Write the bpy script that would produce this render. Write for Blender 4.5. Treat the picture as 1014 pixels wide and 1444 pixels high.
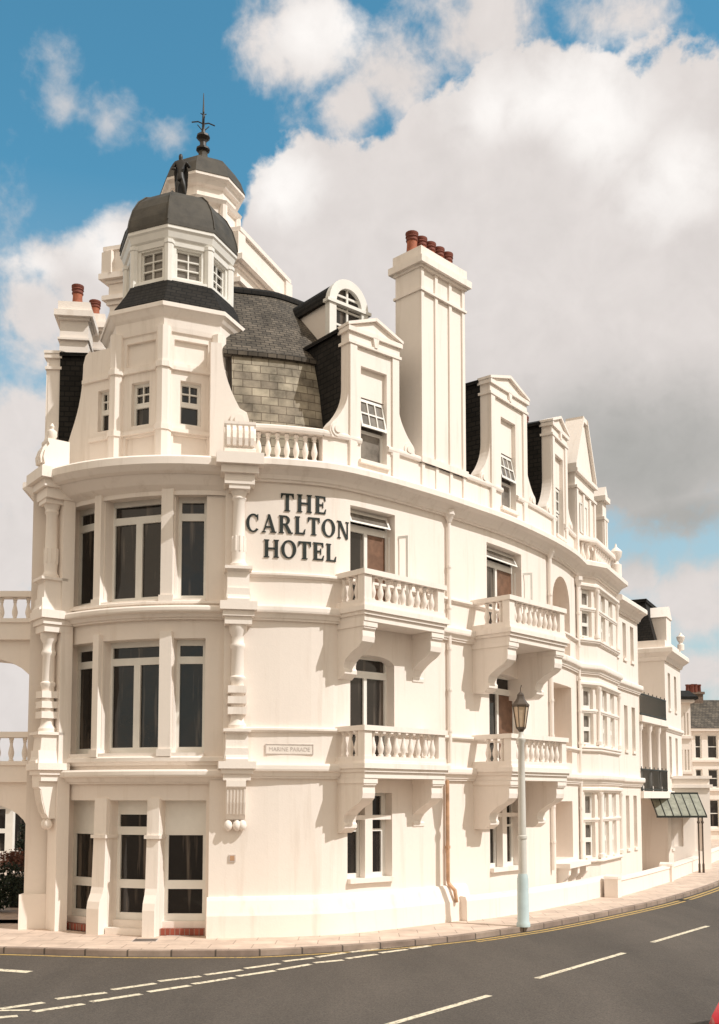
import bpy, math, random
from mathutils import Vector
random.seed(7)
R = math.radians

# ------------------------------------------------------------------ camera, sky, sun, exposure
sc = bpy.context.scene
for o in list(bpy.data.objects):
    bpy.data.objects.remove(o)
CZ, PITCH, FOC = 3.1, R(4.4), 1450.0      # eye height, tilt, focal length in photo pixels (photo 1014 x 1444)
CX, CYP = 507.0, 1014.0
camd = bpy.data.cameras.new('camera')
cam = bpy.data.objects.new('camera', camd)
sc.collection.objects.link(cam)
cam.location = (0, 0, CZ)
cam.rotation_euler = (R(90) + PITCH, 0, 0)
camd.sensor_fit = 'VERTICAL'
camd.sensor_height = 36.0
camd.lens = 36.0 * FOC / 1444.0
camd.shift_y = (CYP - 722.0) / 1444.0
camd.clip_start = 0.1
camd.clip_end = 6000
sc.camera = cam
sc.render.resolution_x, sc.render.resolution_y = 719, 1024

SUN_H = Vector((0.897, -0.442, 0)).normalized()
SUN_EL = R(47.5)
SUN = Vector((SUN_H.x * math.cos(SUN_EL), SUN_H.y * math.cos(SUN_EL), math.sin(SUN_EL)))
sl = bpy.data.lights.new('sun', 'SUN')
sl.energy = 3.0
sl.angle = R(0.55)
sl.color = (1.0, 0.975, 0.945)
so = bpy.data.objects.new('sun', sl)
so.rotation_euler = SUN.to_track_quat('Z', 'Y').to_euler()
so.location = (30, -20, 40)
sc.collection.objects.link(so)
sc.view_settings.view_transform = 'Standard'
sc.view_settings.look = 'None'
sc.view_settings.exposure = 0.28
sc.view_settings.gamma = 1.0

def ray(px, py):
    xc = (px - CX) / FOC
    yc = -(py - CYP) / FOC
    cp, sp = math.cos(PITCH), math.sin(PITCH)
    return Vector((xc, cp - yc * sp, sp + yc * cp))

def azel(px, py):
    d = ray(px, py)
    return math.atan2(d.x, d.y), math.atan2(d.z, math.hypot(d.x, d.y))

def at(px, py, Y):
    d = ray(px, py)
    t = Y / d.y
    return Vector((d.x * t, Y, CZ + d.z * t))

def build_world():
    w = bpy.data.worlds.new('World')
    sc.world = w
    w.use_nodes = True
    nt = w.node_tree
    N, L = nt.nodes, nt.links
    N.clear()
    out = N.new('ShaderNodeOutputWorld')
    bg = N.new('ShaderNodeBackground')
    L.new(bg.outputs[0], out.inputs[0])
    bg.inputs[1].default_value = 0.1
    sky = N.new('ShaderNodeTexSky')
    sky.sky_type = 'NISHITA'
    sky.sun_disc = False
    sky.sun_elevation = SUN_EL
    sky.sun_rotation = math.atan2(SUN_H.x, SUN_H.y)
    sky.air_density = 1.0
    sky.dust_density = 0.6
    sky.ozone_density = 1.0

    def math_(op, a, b=None, c=None, clamp=False):
        n = N.new('ShaderNodeMath')
        n.operation = op
        n.use_clamp = clamp
        for i, v in enumerate((a, b, c)):
            if v is None: continue
            if isinstance(v, (int, float)): n.inputs[i].default_value = v
            else: L.new(v, n.inputs[i])
        return n.outputs[0]
    tc = N.new('ShaderNodeTexCoord')
    sep = N.new('ShaderNodeSeparateXYZ')
    L.new(tc.outputs['Generated'], sep.inputs[0])
    X, Y, Z = sep.outputs
    az = math_('ARCTAN2', X, Y)
    hyp = math_('SQRT', math_('ADD', math_('MULTIPLY', X, X), math_('MULTIPLY', Y, Y)))
    el = math_('ARCTAN2', Z, hyp)

    def noise(scale, detail, rough, vec=None, dist=0.0):
        n = N.new('ShaderNodeTexNoise')
        n.inputs['Scale'].default_value = scale
        n.inputs['Detail'].default_value = detail
        n.inputs['Roughness'].default_value = rough
        n.inputs['Distortion'].default_value = dist
        L.new(vec or tc.outputs['Generated'], n.inputs['Vector'])
        return n.outputs[0]
    def mapr(v, a, b, c=0.0, d=1.0, smooth=True):
        n = N.new('ShaderNodeMapRange')
        n.interpolation_type = 'SMOOTHSTEP' if smooth else 'LINEAR'
        L.new(v, n.inputs[0])
        n.inputs[1].default_value, n.inputs[2].default_value = a, b
        n.inputs[3].default_value, n.inputs[4].default_value = c, d
        return n.outputs[0]
    def blobs(lst):
        acc = None
        for (px, py, rx, ry, k) in lst:
            a0, e0 = azel(px, py)
            da = math_('MULTIPLY', math_('SUBTRACT', az, a0), FOC / rx)
            de = math_('MULTIPLY', math_('SUBTRACT', el, e0), FOC / ry)
            r = math_('SQRT', math_('ADD', math_('MULTIPLY', da, da), math_('MULTIPLY', de, de)))
            f = math_('MULTIPLY', math_('SUBTRACT', 1.0, r), k)
            acc = f if acc is None else math_('MAXIMUM', acc, f)
        return acc
    # cumulus bank (heavy), then thin wisps; positions are sky directions
    heavy = blobs([(760, 330, 190, 230, 1.0), (600, 420, 260, 210, 1.0), (890, 420, 260, 280, 1.0), (440, 400, 120, 170, .9),
                   (1010, 380, 150, 200, 1.0), (470, 700, 370, 330, 1.0), (850, 560, 280, 130, 1.0), (680, 240, 150, 110, .9),
                   (830, 190, 110, 90, .9), (1150, 400, 330, 270, 1.0), (1350, 200, 260, 220, .8)])
    mid = blobs([(860, 640, 300, 140, .9), (1040, 640, 220, 130, .8), (430, 60, 130, 90, .9), (560, 110, 120, 80, .8), (500, 150, 90, 60, .8), (680, 40, 190, 75, .85), (840, 30, 140, 60, .6),
                 (120, 390, 110, 85, .9), (190, 350, 90, 70, .85), (60, 440, 90, 100, .7), (30, 700, 170, 130, .7), (-60, 980, 260, 190, .9),
                 (895, 815, 55, 50, .8), (980, 950, 110, 50, .6), (985, 845, 110, 80, .75), (30, 600, 130, 80, .6), (20, 770, 180, 120, 1.0), (10, 860, 150, 90, .9), (-250, 300, 220, 130, .8), (-400, 700, 300, 200, .8)])
    wisp = blobs([(85, 110, 60, 60, .6), (150, 168, 95, 46, .8), (235, 195, 80, 34, .75), (95, 150, 50, 40, .7), (120, 160, 100, 40, .6), (200, 195, 90, 26, .55), (10, 300, 60, 60, .45), (10, 200, 40, 50, .35),
                  (20, 560, 120, 130, .5), (980, 190, 90, 40, .5), (900, 60, 120, 60, .5), (1000, 930, 120, 60, .4)])
    n1 = noise(7.0, 9.0, 0.58)
    n2 = noise(22.0, 8.0, 0.62, dist=0.4)
    bl = math_('ABSOLUTE', math_('SUBTRACT', noise(16.0, 5.0, 0.5), 0.5))
    bl2 = math_('ABSOLUTE', math_('SUBTRACT', noise(44.0, 5.0, 0.55), 0.5))
    bil = math_('SUBTRACT', math_('MULTIPLY', bl, 1.1), math_('SUBTRACT', 0.16, math_('MULTIPLY', bl2, 0.5)))
    fb = math_('ADD', math_('MULTIPLY', math_('SUBTRACT', n1, 0.5), 1.25), math_('MULTIPLY', math_('SUBTRACT', n2, 0.5), 0.55))
    dh = mapr(math_('ADD', math_('ADD', heavy, math_('MULTIPLY', bil, -0.55)), math_('MULTIPLY', fb, 0.42)), 0.0, 0.11)
    dm = mapr(math_('ADD', math_('ADD', mid, math_('MULTIPLY', bil, -0.8)), math_('MULTIPLY', fb, 1.25)), 0.10, 0.58)
    dw = mapr(math_('ADD', math_('ADD', wisp, math_('MULTIPLY', bil, -1.6)), math_('MULTIPLY', fb, 1.5)), 0.22, 1.0, 0.0, 0.75)
    dens = math_('MAXIMUM', dh, math_('MAXIMUM', dm, dw))
    # brightness inside the cloud: white crests, grey under-sides low on the right
    crest = blobs([(760, 140, 190, 70, 1.0), (850, 170, 130, 90, 1.0), (950, 240, 110, 90, .8), (400, 270, 90, 60, .8), (430, 50, 120, 70, .8),
                   (140, 350, 110, 70, .9), (60, 380, 70, 50, .7), (700, 150, 90, 60, .9)])
    grey = blobs([(900, 660, 330, 170, 1.0), (800, 610, 260, 150, .7), (970, 730, 260, 90, 1.0), (620, 620, 300, 200, .4)])
    n3 = noise(11.0, 6.0, 0.55)
    cr = mapr(math_('ADD', crest, math_('MULTIPLY', math_('SUBTRACT', n3, 0.5), 1.6)), 0.0, 0.9)
    gr = mapr(math_('ADD', grey, math_('MULTIPLY', math_('SUBTRACT', n3, 0.5), 0.9)), 0.0, 0.95)
    def mix(f, a, b):
        n = N.new('ShaderNodeMix')
        n.data_type = 'RGBA'
        L.new(f, n.inputs[0])
        for s, v in ((6, a), (7, b)):
            if isinstance(v, tuple): n.inputs[s].default_value = v + (1,)
            else: L.new(v, n.inputs[s])
        return n.outputs[2]
    tint = N.new('ShaderNodeMix')
    tint.data_type = 'RGBA'
    tint.blend_type = 'MULTIPLY'
    tint.inputs[0].default_value = 1.0
    L.new(sky.outputs[0], tint.inputs[6])
    tint.inputs[7].default_value = (SKY_TINT[0], SKY_TINT[1], SKY_TINT[2], 1)
    c = mix(cr, CLOUD_MID, CLOUD_HI)
    c = mix(gr, c, CLOUD_LO)
    # unseen warm cloud added behind the viewpoint to raise and warm the fill
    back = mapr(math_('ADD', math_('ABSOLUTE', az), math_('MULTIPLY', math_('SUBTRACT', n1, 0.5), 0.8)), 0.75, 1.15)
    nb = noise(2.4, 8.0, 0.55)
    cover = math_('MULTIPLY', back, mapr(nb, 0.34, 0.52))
    c = mix(back, c, CLOUD_FILL)
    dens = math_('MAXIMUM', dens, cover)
    haze = mapr(el, 0.05, 0.55, 0.88, 0.0, False)
    blue = mix(haze, tint.outputs[2], HORIZON)
    tex = math_('ADD', 1.03, math_('ADD', math_('MULTIPLY', bil, -0.16), math_('MULTIPLY', math_('SUBTRACT', n2, 0.5), 0.22)))
    vm = N.new('ShaderNodeVectorMath')
    vm.operation = 'SCALE'
    L.new(c, vm.inputs[0])
    L.new(tex, vm.inputs['Scale'])
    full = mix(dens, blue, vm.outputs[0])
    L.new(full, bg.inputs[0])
SKY_TINT = (0.70, 1.47, 1.38)
HORIZON = (4.6, 4.9, 4.95)
CLOUD_MID = (5.95, 5.55, 5.35)
CLOUD_HI = (7.8, 7.5, 7.25)
CLOUD_LO = (3.4, 3.35, 3.2)
CLOUD_FILL = (8.3, 6.9, 5.3)
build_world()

# ------------------------------------------------------------------ materials
MATS = {}
def node_mat(name):
    m = bpy.data.materials.new(name)
    m.use_nodes = True
    MATS[name] = m
    nt = m.node_tree
    b = nt.nodes['Principled BSDF']
    return m, nt, b

def simple(name, col, rough=0.6, metal=0.0, var=0.12, scale=3.0, bump=0.0, bscale=40.0, spec=0.4, detail=6.0):
    m, nt, b = node_mat(name)
    N, L = nt.nodes, nt.links
    tc = N.new('ShaderNodeTexCoord')
    nz = N.new('ShaderNodeTexNoise')
    nz.inputs['Scale'].default_value = scale
    nz.inputs['Detail'].default_value = detail
    nz.inputs['Roughness'].default_value = 0.62
    L.new(tc.outputs['Object'], nz.inputs['Vector'])
    mr = N.new('ShaderNodeMapRange')
    mr.inputs[1].default_value, mr.inputs[2].default_value = 0.3, 0.7
    mr.inputs[3].default_value, mr.inputs[4].default_value = 1 - var, 1 + var
    L.new(nz.outputs[0], mr.inputs[0])
    mx = N.new('ShaderNodeMix')
    mx.data_type = 'RGBA'
    mx.blend_type = 'MULTIPLY'
    mx.inputs[0].default_value = 1
    mx.inputs[6].default_value = tuple(col) + (1,)
    L.new(mr.outputs[0], mx.inputs[7])
    L.new(mx.outputs[2], b.inputs['Base Color'])
    b.inputs['Roughness'].default_value = rough
    b.inputs['Metallic'].default_value = metal
    b.inputs['Specular IOR Level'].default_value = spec
    if bump:
        nb = N.new('ShaderNodeTexNoise')
        nb.inputs['Scale'].default_value = bscale
        nb.inputs['Detail'].default_value = 5
        L.new(tc.outputs['Object'], nb.inputs['Vector'])
        bp = N.new('ShaderNodeBump')
        bp.inputs['Strength'].default_value = bump
        bp.inputs['Distance'].default_value = 0.02
        L.new(nb.outputs[0], bp.inputs['Height'])
        L.new(bp.outputs[0], b.inputs['Normal'])
    return m

def stucco(name, col, stain, amount):
    """painted render: broad tonal drift, faint rain streaks and a light trowelled bump"""
    m, nt, b = node_mat(name)
    N, L = nt.nodes, nt.links
    tc = N.new('ShaderNodeTexCoord')
    def nz(scale, sx, sz, detail=6):
        mp = N.new('ShaderNodeMapping')
        mp.inputs['Scale'].default_value = (sx, sx, sz)
        L.new(tc.outputs['Object'], mp.inputs[0])
        n = N.new('ShaderNodeTexNoise')
        n.inputs['Scale'].default_value = scale
        n.inputs['Detail'].default_value = detail
        n.inputs['Roughness'].default_value = 0.6
        L.new(mp.outputs[0], n.inputs['Vector'])
        return n.outputs[0]
    def mr(v, a, b_, c, d):
        n = N.new('ShaderNodeMapRange')
        n.inputs[1].default_value, n.inputs[2].default_value, n.inputs[3].default_value, n.inputs[4].default_value = a, b_, c, d
        L.new(v, n.inputs[0])
        return n.outputs[0]
    def mix(f, a, b_):
        n = N.new('ShaderNodeMix')
        n.data_type = 'RGBA'
        if isinstance(f, float): n.inputs[0].default_value = f
        else: L.new(f, n.inputs[0])
        for s, v in ((6, a), (7, b_)):
            if isinstance(v, tuple): n.inputs[s].default_value = v + (1,)
            else: L.new(v, n.inputs[s])
        return n.outputs[2]
    broad = mr(nz(0.35, 1, 1, 4), 0.38, 0.68, 0.0, 0.35)
    streak = mr(nz(2.2, 1.6, 0.12, 7), 0.55, 0.78, 0.0, amount)
    fine = mr(nz(9.0, 1, 1, 8), 0.4, 0.75, 0.0, 0.22)
    c = mix(broad, tuple(col), tuple(x * 0.93 for x in col))
    c = mix(streak, c, tuple(stain))
    c = mix(fine, c, tuple(x * 0.88 for x in col))
    L.new(c, b.inputs['Base Color'])
    b.inputs['Roughness'].default_value = 0.62
    b.inputs['Specular IOR Level'].default_value = 0.25
    bp = N.new('ShaderNodeBump')
    bp.inputs['Strength'].default_value = 0.22
    bp.inputs['Distance'].default_value = 0.012
    L.new(nz(26, 1, 1, 6), bp.inputs['Height'])
    L.new(bp.outputs[0], b.inputs['Normal'])
    return m

def coursed(name, c1, c2, mortar, bw, bh, ms, rough=0.7, coord='UV', bump=0.5, noise_amt=0.35):
    m, nt, b = node_mat(name)
    N, L = nt.nodes, nt.links
    tc = N.new('ShaderNodeTexCoord')
    br = N.new('ShaderNodeTexBrick')
    br.inputs['Color1'].default_value = tuple(c1) + (1,)
    br.inputs['Color2'].default_value = tuple(c2) + (1,)
    br.inputs['Mortar'].default_value = tuple(mortar) + (1,)
    br.inputs['Scale'].default_value = 1.0
    br.inputs['Brick Width'].default_value = bw
    br.inputs['Row Height'].default_value = bh
    br.inputs['Mortar Size'].default_value = ms
    br.inputs['Bias'].default_value = -0.1
    L.new(tc.outputs[coord], br.inputs['Vector'])
    nz = N.new('ShaderNodeTexNoise')
    nz.inputs['Scale'].default_value = 1.4
    nz.inputs['Detail'].default_value = 7
    nz.inputs['Roughness'].default_value = 0.65
    L.new(tc.outputs[coord], nz.inputs['Vector'])
    mr = N.new('ShaderNodeMapRange')
    mr.inputs[1].default_value, mr.inputs[2].default_value = 0.3, 0.72
    mr.inputs[3].default_value, mr.inputs[4].default_value = 1 - noise_amt, 1 + noise_amt
    L.new(nz.outputs[0], mr.inputs[0])
    mx = N.new('ShaderNodeMix')
    mx.data_type = 'RGBA'
    mx.blend_type = 'MULTIPLY'
    mx.inputs[0].default_value = 1
    L.new(br.outputs[0], mx.inputs[6])
    L.new(mr.outputs[0], mx.inputs[7])
    L.new(mx.outputs[2], b.inputs['Base Color'])
    b.inputs['Roughness'].default_value = rough
    b.inputs['Specular IOR Level'].default_value = 0.2
    bp = N.new('ShaderNodeBump')
    bp.inputs['Strength'].default_value = bump
    bp.inputs['Distance'].default_value = 0.02
    bp.invert = True
    L.new(br.outputs['Fac'], bp.inputs['Height'])
    L.new(bp.outputs[0], b.inputs['Normal'])
    return m

WALL = stucco('cream_render', (0.86, 0.778, 0.705), (0.56, 0.45, 0.35), 0.42)
TRIM = stucco('cream_moulding', (0.88, 0.803, 0.732), (0.50, 0.41, 0.32), 0.42)
PLINTH = stucco('cream_plinth', (0.86, 0.778, 0.705), (0.48, 0.39, 0.31), 0.46)
FRAME = simple('white_paint', (0.80, 0.775, 0.72), 0.4, var=0.05)
GLASS = simple('dark_glass', (0.020, 0.017, 0.015), 0.06, var=0.3, scale=0.9, spec=0.5)
def draped(m, col, lo, hi):
    nt = m.node_tree
    N, L = nt.nodes, nt.links
    b = N['Principled BSDF']
    tc = N.new('ShaderNodeTexCoord')
    mp = N.new('ShaderNodeMapping')
    mp.inputs['Scale'].default_value = (5.0, 5.0, 0.35)
    L.new(tc.outputs['Object'], mp.inputs[0])
    n = N.new('ShaderNodeTexNoise')
    n.inputs['Scale'].default_value = 1.0
    n.inputs['Detail'].default_value = 4
    L.new(mp.outputs[0], n.inputs['Vector'])
    mr = N.new('ShaderNodeMapRange')
    mr.inputs[1].default_value, mr.inputs[2].default_value = lo, hi
    L.new(n.outputs[0], mr.inputs[0])
    mx = N.new('ShaderNodeMix')
    mx.data_type = 'RGBA'
    L.new(mr.outputs[0], mx.inputs[0])
    src = b.inputs['Base Color'].links[0].from_socket
    L.new(src, mx.inputs[6])
    mx.inputs[7].default_value = tuple(col) + (1,)
    L.new(mx.outputs[2], b.inputs['Base Color'])
    w = N.new('ShaderNodeTexNoise')
    w.inputs['Scale'].default_value = 1.7
    w.inputs['Detail'].default_value = 2
    L.new(tc.outputs['Object'], w.inputs['Vector'])
    bp = N.new('ShaderNodeBump')
    bp.inputs['Strength'].default_value = 0.25
    bp.inputs['Distance'].default_value = 0.03
    L.new(w.outputs[0], bp.inputs['Height'])
    L.new(bp.outputs[0], b.inputs['Normal'])
draped(GLASS, (0.13, 0.105, 0.085), 0.56, 0.68)
GLASSG = simple('curtain_sky_glass', (0.20, 0.175, 0.15), 0.08, var=0.55, scale=1.6, spec=0.5)  # grey of curtains, and of sky reflection painted into the bay panes
GLASSB = simple('brown_curtain', (0.17, 0.09, 0.055), 0.5, var=0.35, scale=4.0)
SLATE = coursed('dark_slate', (0.145, 0.122, 0.096), (0.082, 0.071, 0.058), (0.035, 0.03, 0.025), 0.26, 0.13, 0.014, 0.75, bump=.7, noise_amt=.5)
SLATEB = coursed('black_slate', (0.026, 0.023, 0.020), (0.017, 0.015, 0.013), (0.008, 0.008, 0.008), 0.26, 0.13, 0.014, 0.85)
STONE = coursed('pale_stone_slate', (0.36, 0.315, 0.24), (0.225, 0.19, 0.148), (0.15, 0.12, 0.088), 0.46, 0.21, 0.010, 0.8, noise_amt=0.65, bump=.8)
LEAD = simple('dark_lead', (0.058, 0.050, 0.038), 0.68, var=0.35, scale=2.5, bump=0.2, bscale=12)
BRONZE = simple('weathered_bronze', (0.028, 0.024, 0.02), 0.5, var=0.3)
TERRA = simple('terracotta', (0.36, 0.115, 0.06), 0.75, var=0.35, scale=6, bump=0.2)
TERRAD = simple('sooty_terracotta', (0.17, 0.05, 0.032), 0.8, var=0.3, scale=6)
RUST = simple('stained_pipe', (0.50, 0.30, 0.18), 0.6, var=0.35, scale=3)
LETTER = simple('bottle_green_paint', (0.018, 0.025, 0.022), 0.7, var=0.1)
PLATEW = simple('plate_enamel', (0.80, 0.73, 0.66), 0.4, var=0.06)
PLATEG = simple('faded_grey_paint', (0.56, 0.49, 0.45), 0.5, var=0.2, scale=12)
IRON = simple('dark_iron', (0.025, 0.030, 0.027), 0.5, var=0.2)
LAMPG = simple('pale_grey_paint', (0.62, 0.60, 0.55), 0.45, var=0.08)
LAMPB = simple('pale_blue_paint', (0.47, 0.57, 0.58), 0.45, var=0.1)
LAMPD = simple('lantern_brown', (0.085, 0.062, 0.045), 0.5, var=0.2)
LAMPGL = simple('lantern_glass', (0.60, 0.46, 0.32), 0.15, var=0.15, scale=8)
COPGL = simple('green_glass_roof', (0.30, 0.305, 0.25), 0.25, var=0.3, scale=3.5)
REDP = simple('red_car_paint', (0.45, 0.03, 0.028), 0.22, var=0.05)
BLACKP = simple('black_plastic', (0.018, 0.018, 0.02), 0.5, var=0.1)
CHROME = simple('bright_metal', (0.6, 0.6, 0.6), 0.2, metal=1.0, var=0.05)
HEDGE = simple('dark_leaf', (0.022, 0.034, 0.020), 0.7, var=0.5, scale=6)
LEAFR = simple('red_brown_leaf', (0.17, 0.075, 0.05), 0.7, var=0.5, scale=6)
BARK = simple('bark', (0.07, 0.05, 0.035), 0.85, var=0.3)
BRICKR = coursed('red_brick', (0.33, 0.085, 0.055), (0.24, 0.065, 0.045), (0.28, 0.2, 0.16), 0.11, 0.072, 0.01, coord='Object')
BROWNB = simple('weathered_brown_brick', (0.17, 0.12, 0.09), 0.85, var=0.35, scale=8, bump=0.3)
GLASSP = simple('sky_tinted_glass', (0.42, 0.37, 0.32), 0.12, var=0.3, scale=1.5)  # sky reflection painted in as a pale base colour
NEARBLACK = simple('near_black_brick', (0.012, 0.011, 0.010), 0.9, var=0.1)  # near-black brick of the two left-hand walls
LOGGIA = stucco('shade_tinted_render', (0.62, 0.42, 0.27), (0.42, 0.27, 0.17), 0.2)  # shade of the recess mixed into this ochre tone
COVER = simple('cast_iron_cover', (0.12, 0.10, 0.09), 0.6, var=0.2, scale=12)

def road_mat():
    m, nt, b = node_mat('asphalt')
    N, L = nt.nodes, nt.links
    tc = N.new('ShaderNodeTexCoord')
    def nz(scale, det, sx=1, sy=1, rot=0):
        mp = N.new('ShaderNodeMapping')
        mp.inputs['Rotation'].default_value = (0, 0, rot)
        mp.inputs['Scale'].default_value = (sx, sy, 1)
        L.new(tc.outputs['Object'], mp.inputs[0])
        n = N.new('ShaderNodeTexNoise')
        n.inputs['Scale'].default_value = scale
        n.inputs['Detail'].default_value = det
        n.inputs['Roughness'].default_value = 0.7
        L.new(mp.outputs[0], n.inputs['Vector'])
        return n.outputs[0]
    def ramp(v, a, ca, b_, cb):
        r = N.new('ShaderNodeValToRGB')
        r.color_ramp.elements[0].position, r.color_ramp.elements[1].position = a, b_
        r.color_ramp.elements[0].color, r.color_ramp.elements[1].color = ca + (1,), cb + (1,)
        L.new(v, r.inputs[0])
        return r.outputs[0]
    def mul(a, c):
        n = N.new('ShaderNodeMix')
        n.data_type = 'RGBA'; n.blend_type = 'MULTIPLY'
        n.inputs[0].default_value = 1
        L.new(a, n.inputs[6]); L.new(c, n.inputs[7])
        return n.outputs[2]
    base = ramp(nz(0.3, 5, 1, 0.25, R(-52)), 0.35, (0.072, 0.063, 0.055), 0.7, (0.112, 0.097, 0.084))
    g = ramp(nz(38, 4), 0.3, (0.55, 0.55, 0.55), 0.72, (1.5, 1.45, 1.4))
    L.new(mul(base, g), b.inputs['Base Color'])
    b.inputs['Roughness'].default_value = 0.85
    b.inputs['Specular IOR Level'].default_value = 0.3
    bp = N.new('ShaderNodeBump')
    bp.inputs['Strength'].default_value = 0.5
    bp.inputs['Distance'].default_value = 0.012
    L.new(nz(60, 4), bp.inputs['Height'])
    L.new(bp.outputs[0], b.inputs['Normal'])
    return m
ROAD = road_mat()
PATCH = simple('repair_asphalt', (0.068, 0.058, 0.050), 0.85, var=0.35, scale=9, bump=0.4, bscale=60)
PAVE = coursed('pink_paving', (0.62, 0.495, 0.405), (0.55, 0.435, 0.355), (0.37, 0.285, 0.23), 0.9, 0.6, 0.012, 0.8, coord='Object', bump=0.2, noise_amt=0.22)
KERB = coursed('kerb_stone', (0.30, 0.235, 0.19), (0.25, 0.19, 0.155), (0.10, 0.08, 0.065), 0.9, 4.0, 0.02, 0.8, coord='UV', bump=0.2, noise_amt=0.3)
def worn(name, col):
    m, nt, b = node_mat(name)
    N, L = nt.nodes, nt.links
    tc = N.new('ShaderNodeTexCoord')
    n = N.new('ShaderNodeTexNoise')
    n.inputs['Scale'].default_value = 14; n.inputs['Detail'].default_value = 8; n.inputs['Roughness'].default_value = 0.7
    L.new(tc.outputs['Object'], n.inputs['Vector'])
    r = N.new('ShaderNodeValToRGB')
    r.color_ramp.elements[0].position, r.color_ramp.elements[1].position = 0.36, 0.50
    r.color_ramp.elements[0].color = (0.16, 0.13, 0.10, 1)
    r.color_ramp.elements[1].color = tuple(col) + (1,)
    L.new(n.outputs[0], r.inputs[0])
    L.new(r.outputs[0], b.inputs['Base Color'])
    b.inputs['Roughness'].default_value = 0.7
    return m
WHITEL = worn('road_paint', (0.74, 0.66, 0.50))
YELLOW = worn('yellow_road_paint', (0.52, 0.35, 0.11))

# ------------------------------------------------------------------ mesh helpers
KW = 0.0026
ROOTS = set()          # things whose heights were read level from the photograph and need the small tilt correction
def lift(z):
    d = z - CZ
    return z + KW * d * d if d > 0 else z
def unlift(z):
    d = z - CZ
    return CZ + (math.sqrt(1 + 4 * KW * d) - 1) / (2 * KW) if d > 0 else z
def rooted(o):
    while o is not None:
        if o.get('level_heights'): return False
        if o.name in ROOTS: return True
        o = o.parent
    return False
class Fr:
    """flat frame: a runs along u, b is outward, z up"""
    def __init__(s, o, u):
        s.o = Vector((o[0], o[1])); s.u = Vector((u[0], u[1])).normalized(); s.n = Vector((s.u.y, -s.u.x))
    def __call__(s, a, b, z):
        return (s.o.x + s.u.x * a + s.n.x * b, s.o.y + s.u.y * a + s.n.y * b, z)
    def moved(s, a, b):
        p = s(a, b, 0)
        return Fr(p, s.u)

class Curve:
    def __init__(s, pts):
        s.p = [Vector(q) for q in pts]
        n = len(s.p)
        s.s = [0.0]
        for i in range(1, n): s.s.append(s.s[-1] + (s.p[i] - s.p[i - 1]).length)
        s.L = s.s[-1]
        segn = []
        for i in range(n - 1):
            t = (s.p[i + 1] - s.p[i]).normalized()
            segn.append(Vector((t.y, -t.x)))
        s.m = []
        for i in range(n):
            if i == 0: s.m.append(segn[0])
            elif i == n - 1: s.m.append(segn[-1])
            else:
                a = (segn[i - 1] + segn[i]).normalized()
                s.m.append(a / max(0.35, a.dot(segn[i])))
    def __call__(s, q, b, z):
        q = min(max(q, 0.0), s.L)
        i = 0
        while i < len(s.s) - 2 and s.s[i + 1] < q: i += 1
        f = (q - s.s[i]) / max(1e-9, s.s[i + 1] - s.s[i])
        p = s.p[i].lerp(s.p[i + 1], f) + s.m[i].lerp(s.m[i + 1], f) * b
        return (p.x, p.y, z)
    def breaks(s, a, b):
        return [q for q in s.s if a + 1e-4 < q < b - 1e-4]
    def W(s, px, py, b=0.0):
        """where the sight line through a photo pixel meets this wall: (distance along it, height)"""
        d = ray(px, py)
        best = None
        for i in range(len(s.p) - 1):
            A = s.p[i] + s.m[i] * b
            B = s.p[i + 1] + s.m[i + 1] * b
            e = B - A
            det = d.x * (-e.y) + e.x * d.y
            if abs(det) < 1e-9: continue
            t = (A.x * (-e.y) + e.x * A.y) / det
            f = (d.x * A.y - d.y * A.x) / det
            if t > 0 and -1e-6 <= f <= 1 + 1e-6 and (best is None or t < best[0]):
                best = (t, s.s[i] + f * (s.s[i + 1] - s.s[i]))
        if best is None:
            raise ValueError('no hit %s %s' % (px, py))
        return best[1], unlift(CZ + d.z * best[0])
    def S(s, px, py=1000, b=0.0): return s.W(px, py, b)[0]
    def frame(s, q0, q1=None):
        """flat frame on the chord between two places along the wall"""
        if q1 is None: q1 = q0 + 0.02
        A, B = Vector(s(q0, 0, 0)[:2]), Vector(s(q1, 0, 0)[:2])
        return Fr(A, B - A), (B - A).length

def catmull(pts, n=6):
    P = [Vector(p) for p in pts]
    P = [P[0] * 2 - P[1]] + P + [P[-1] * 2 - P[-2]]
    out = []
    for i in range(1, len(P) - 2):
        for k in range(n):
            t = k / n
            out.append(0.5 * ((2 * P[i]) + (P[i + 1] - P[i - 1]) * t + (2 * P[i - 1] - 5 * P[i] + 4 * P[i + 1] - P[i + 2]) * t * t + (3 * P[i] - P[i - 1] - 3 * P[i + 1] + P[i + 2]) * t ** 3))
    out.append(P[-2])
    return out

def arc3(a, b, c, n=20):
    ax, ay = a; bx, by = b; cx, cy = c
    d = 2 * (ax * (by - cy) + bx * (cy - ay) + cx * (ay - by))
    ux = ((ax * ax + ay * ay) * (by - cy) + (bx * bx + by * by) * (cy - ay) + (cx * cx + cy * cy) * (ay - by)) / d
    uy = ((ax * ax + ay * ay) * (cx - bx) + (bx * bx + by * by) * (ax - cx) + (cx * cx + cy * cy) * (bx - ax)) / d
    r = math.hypot(ax - ux, ay - uy)
    t0, t1 = math.atan2(ay - uy, ax - ux), math.atan2(cy - uy, cx - ux)
    if t1 < t0: t1 += 2 * math.pi
    return [(ux + r * math.cos(t0 + (t1 - t0) * i / n), uy + r * math.sin(t0 + (t1 - t0) * i / n)) for i in range(n + 1)]

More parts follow.
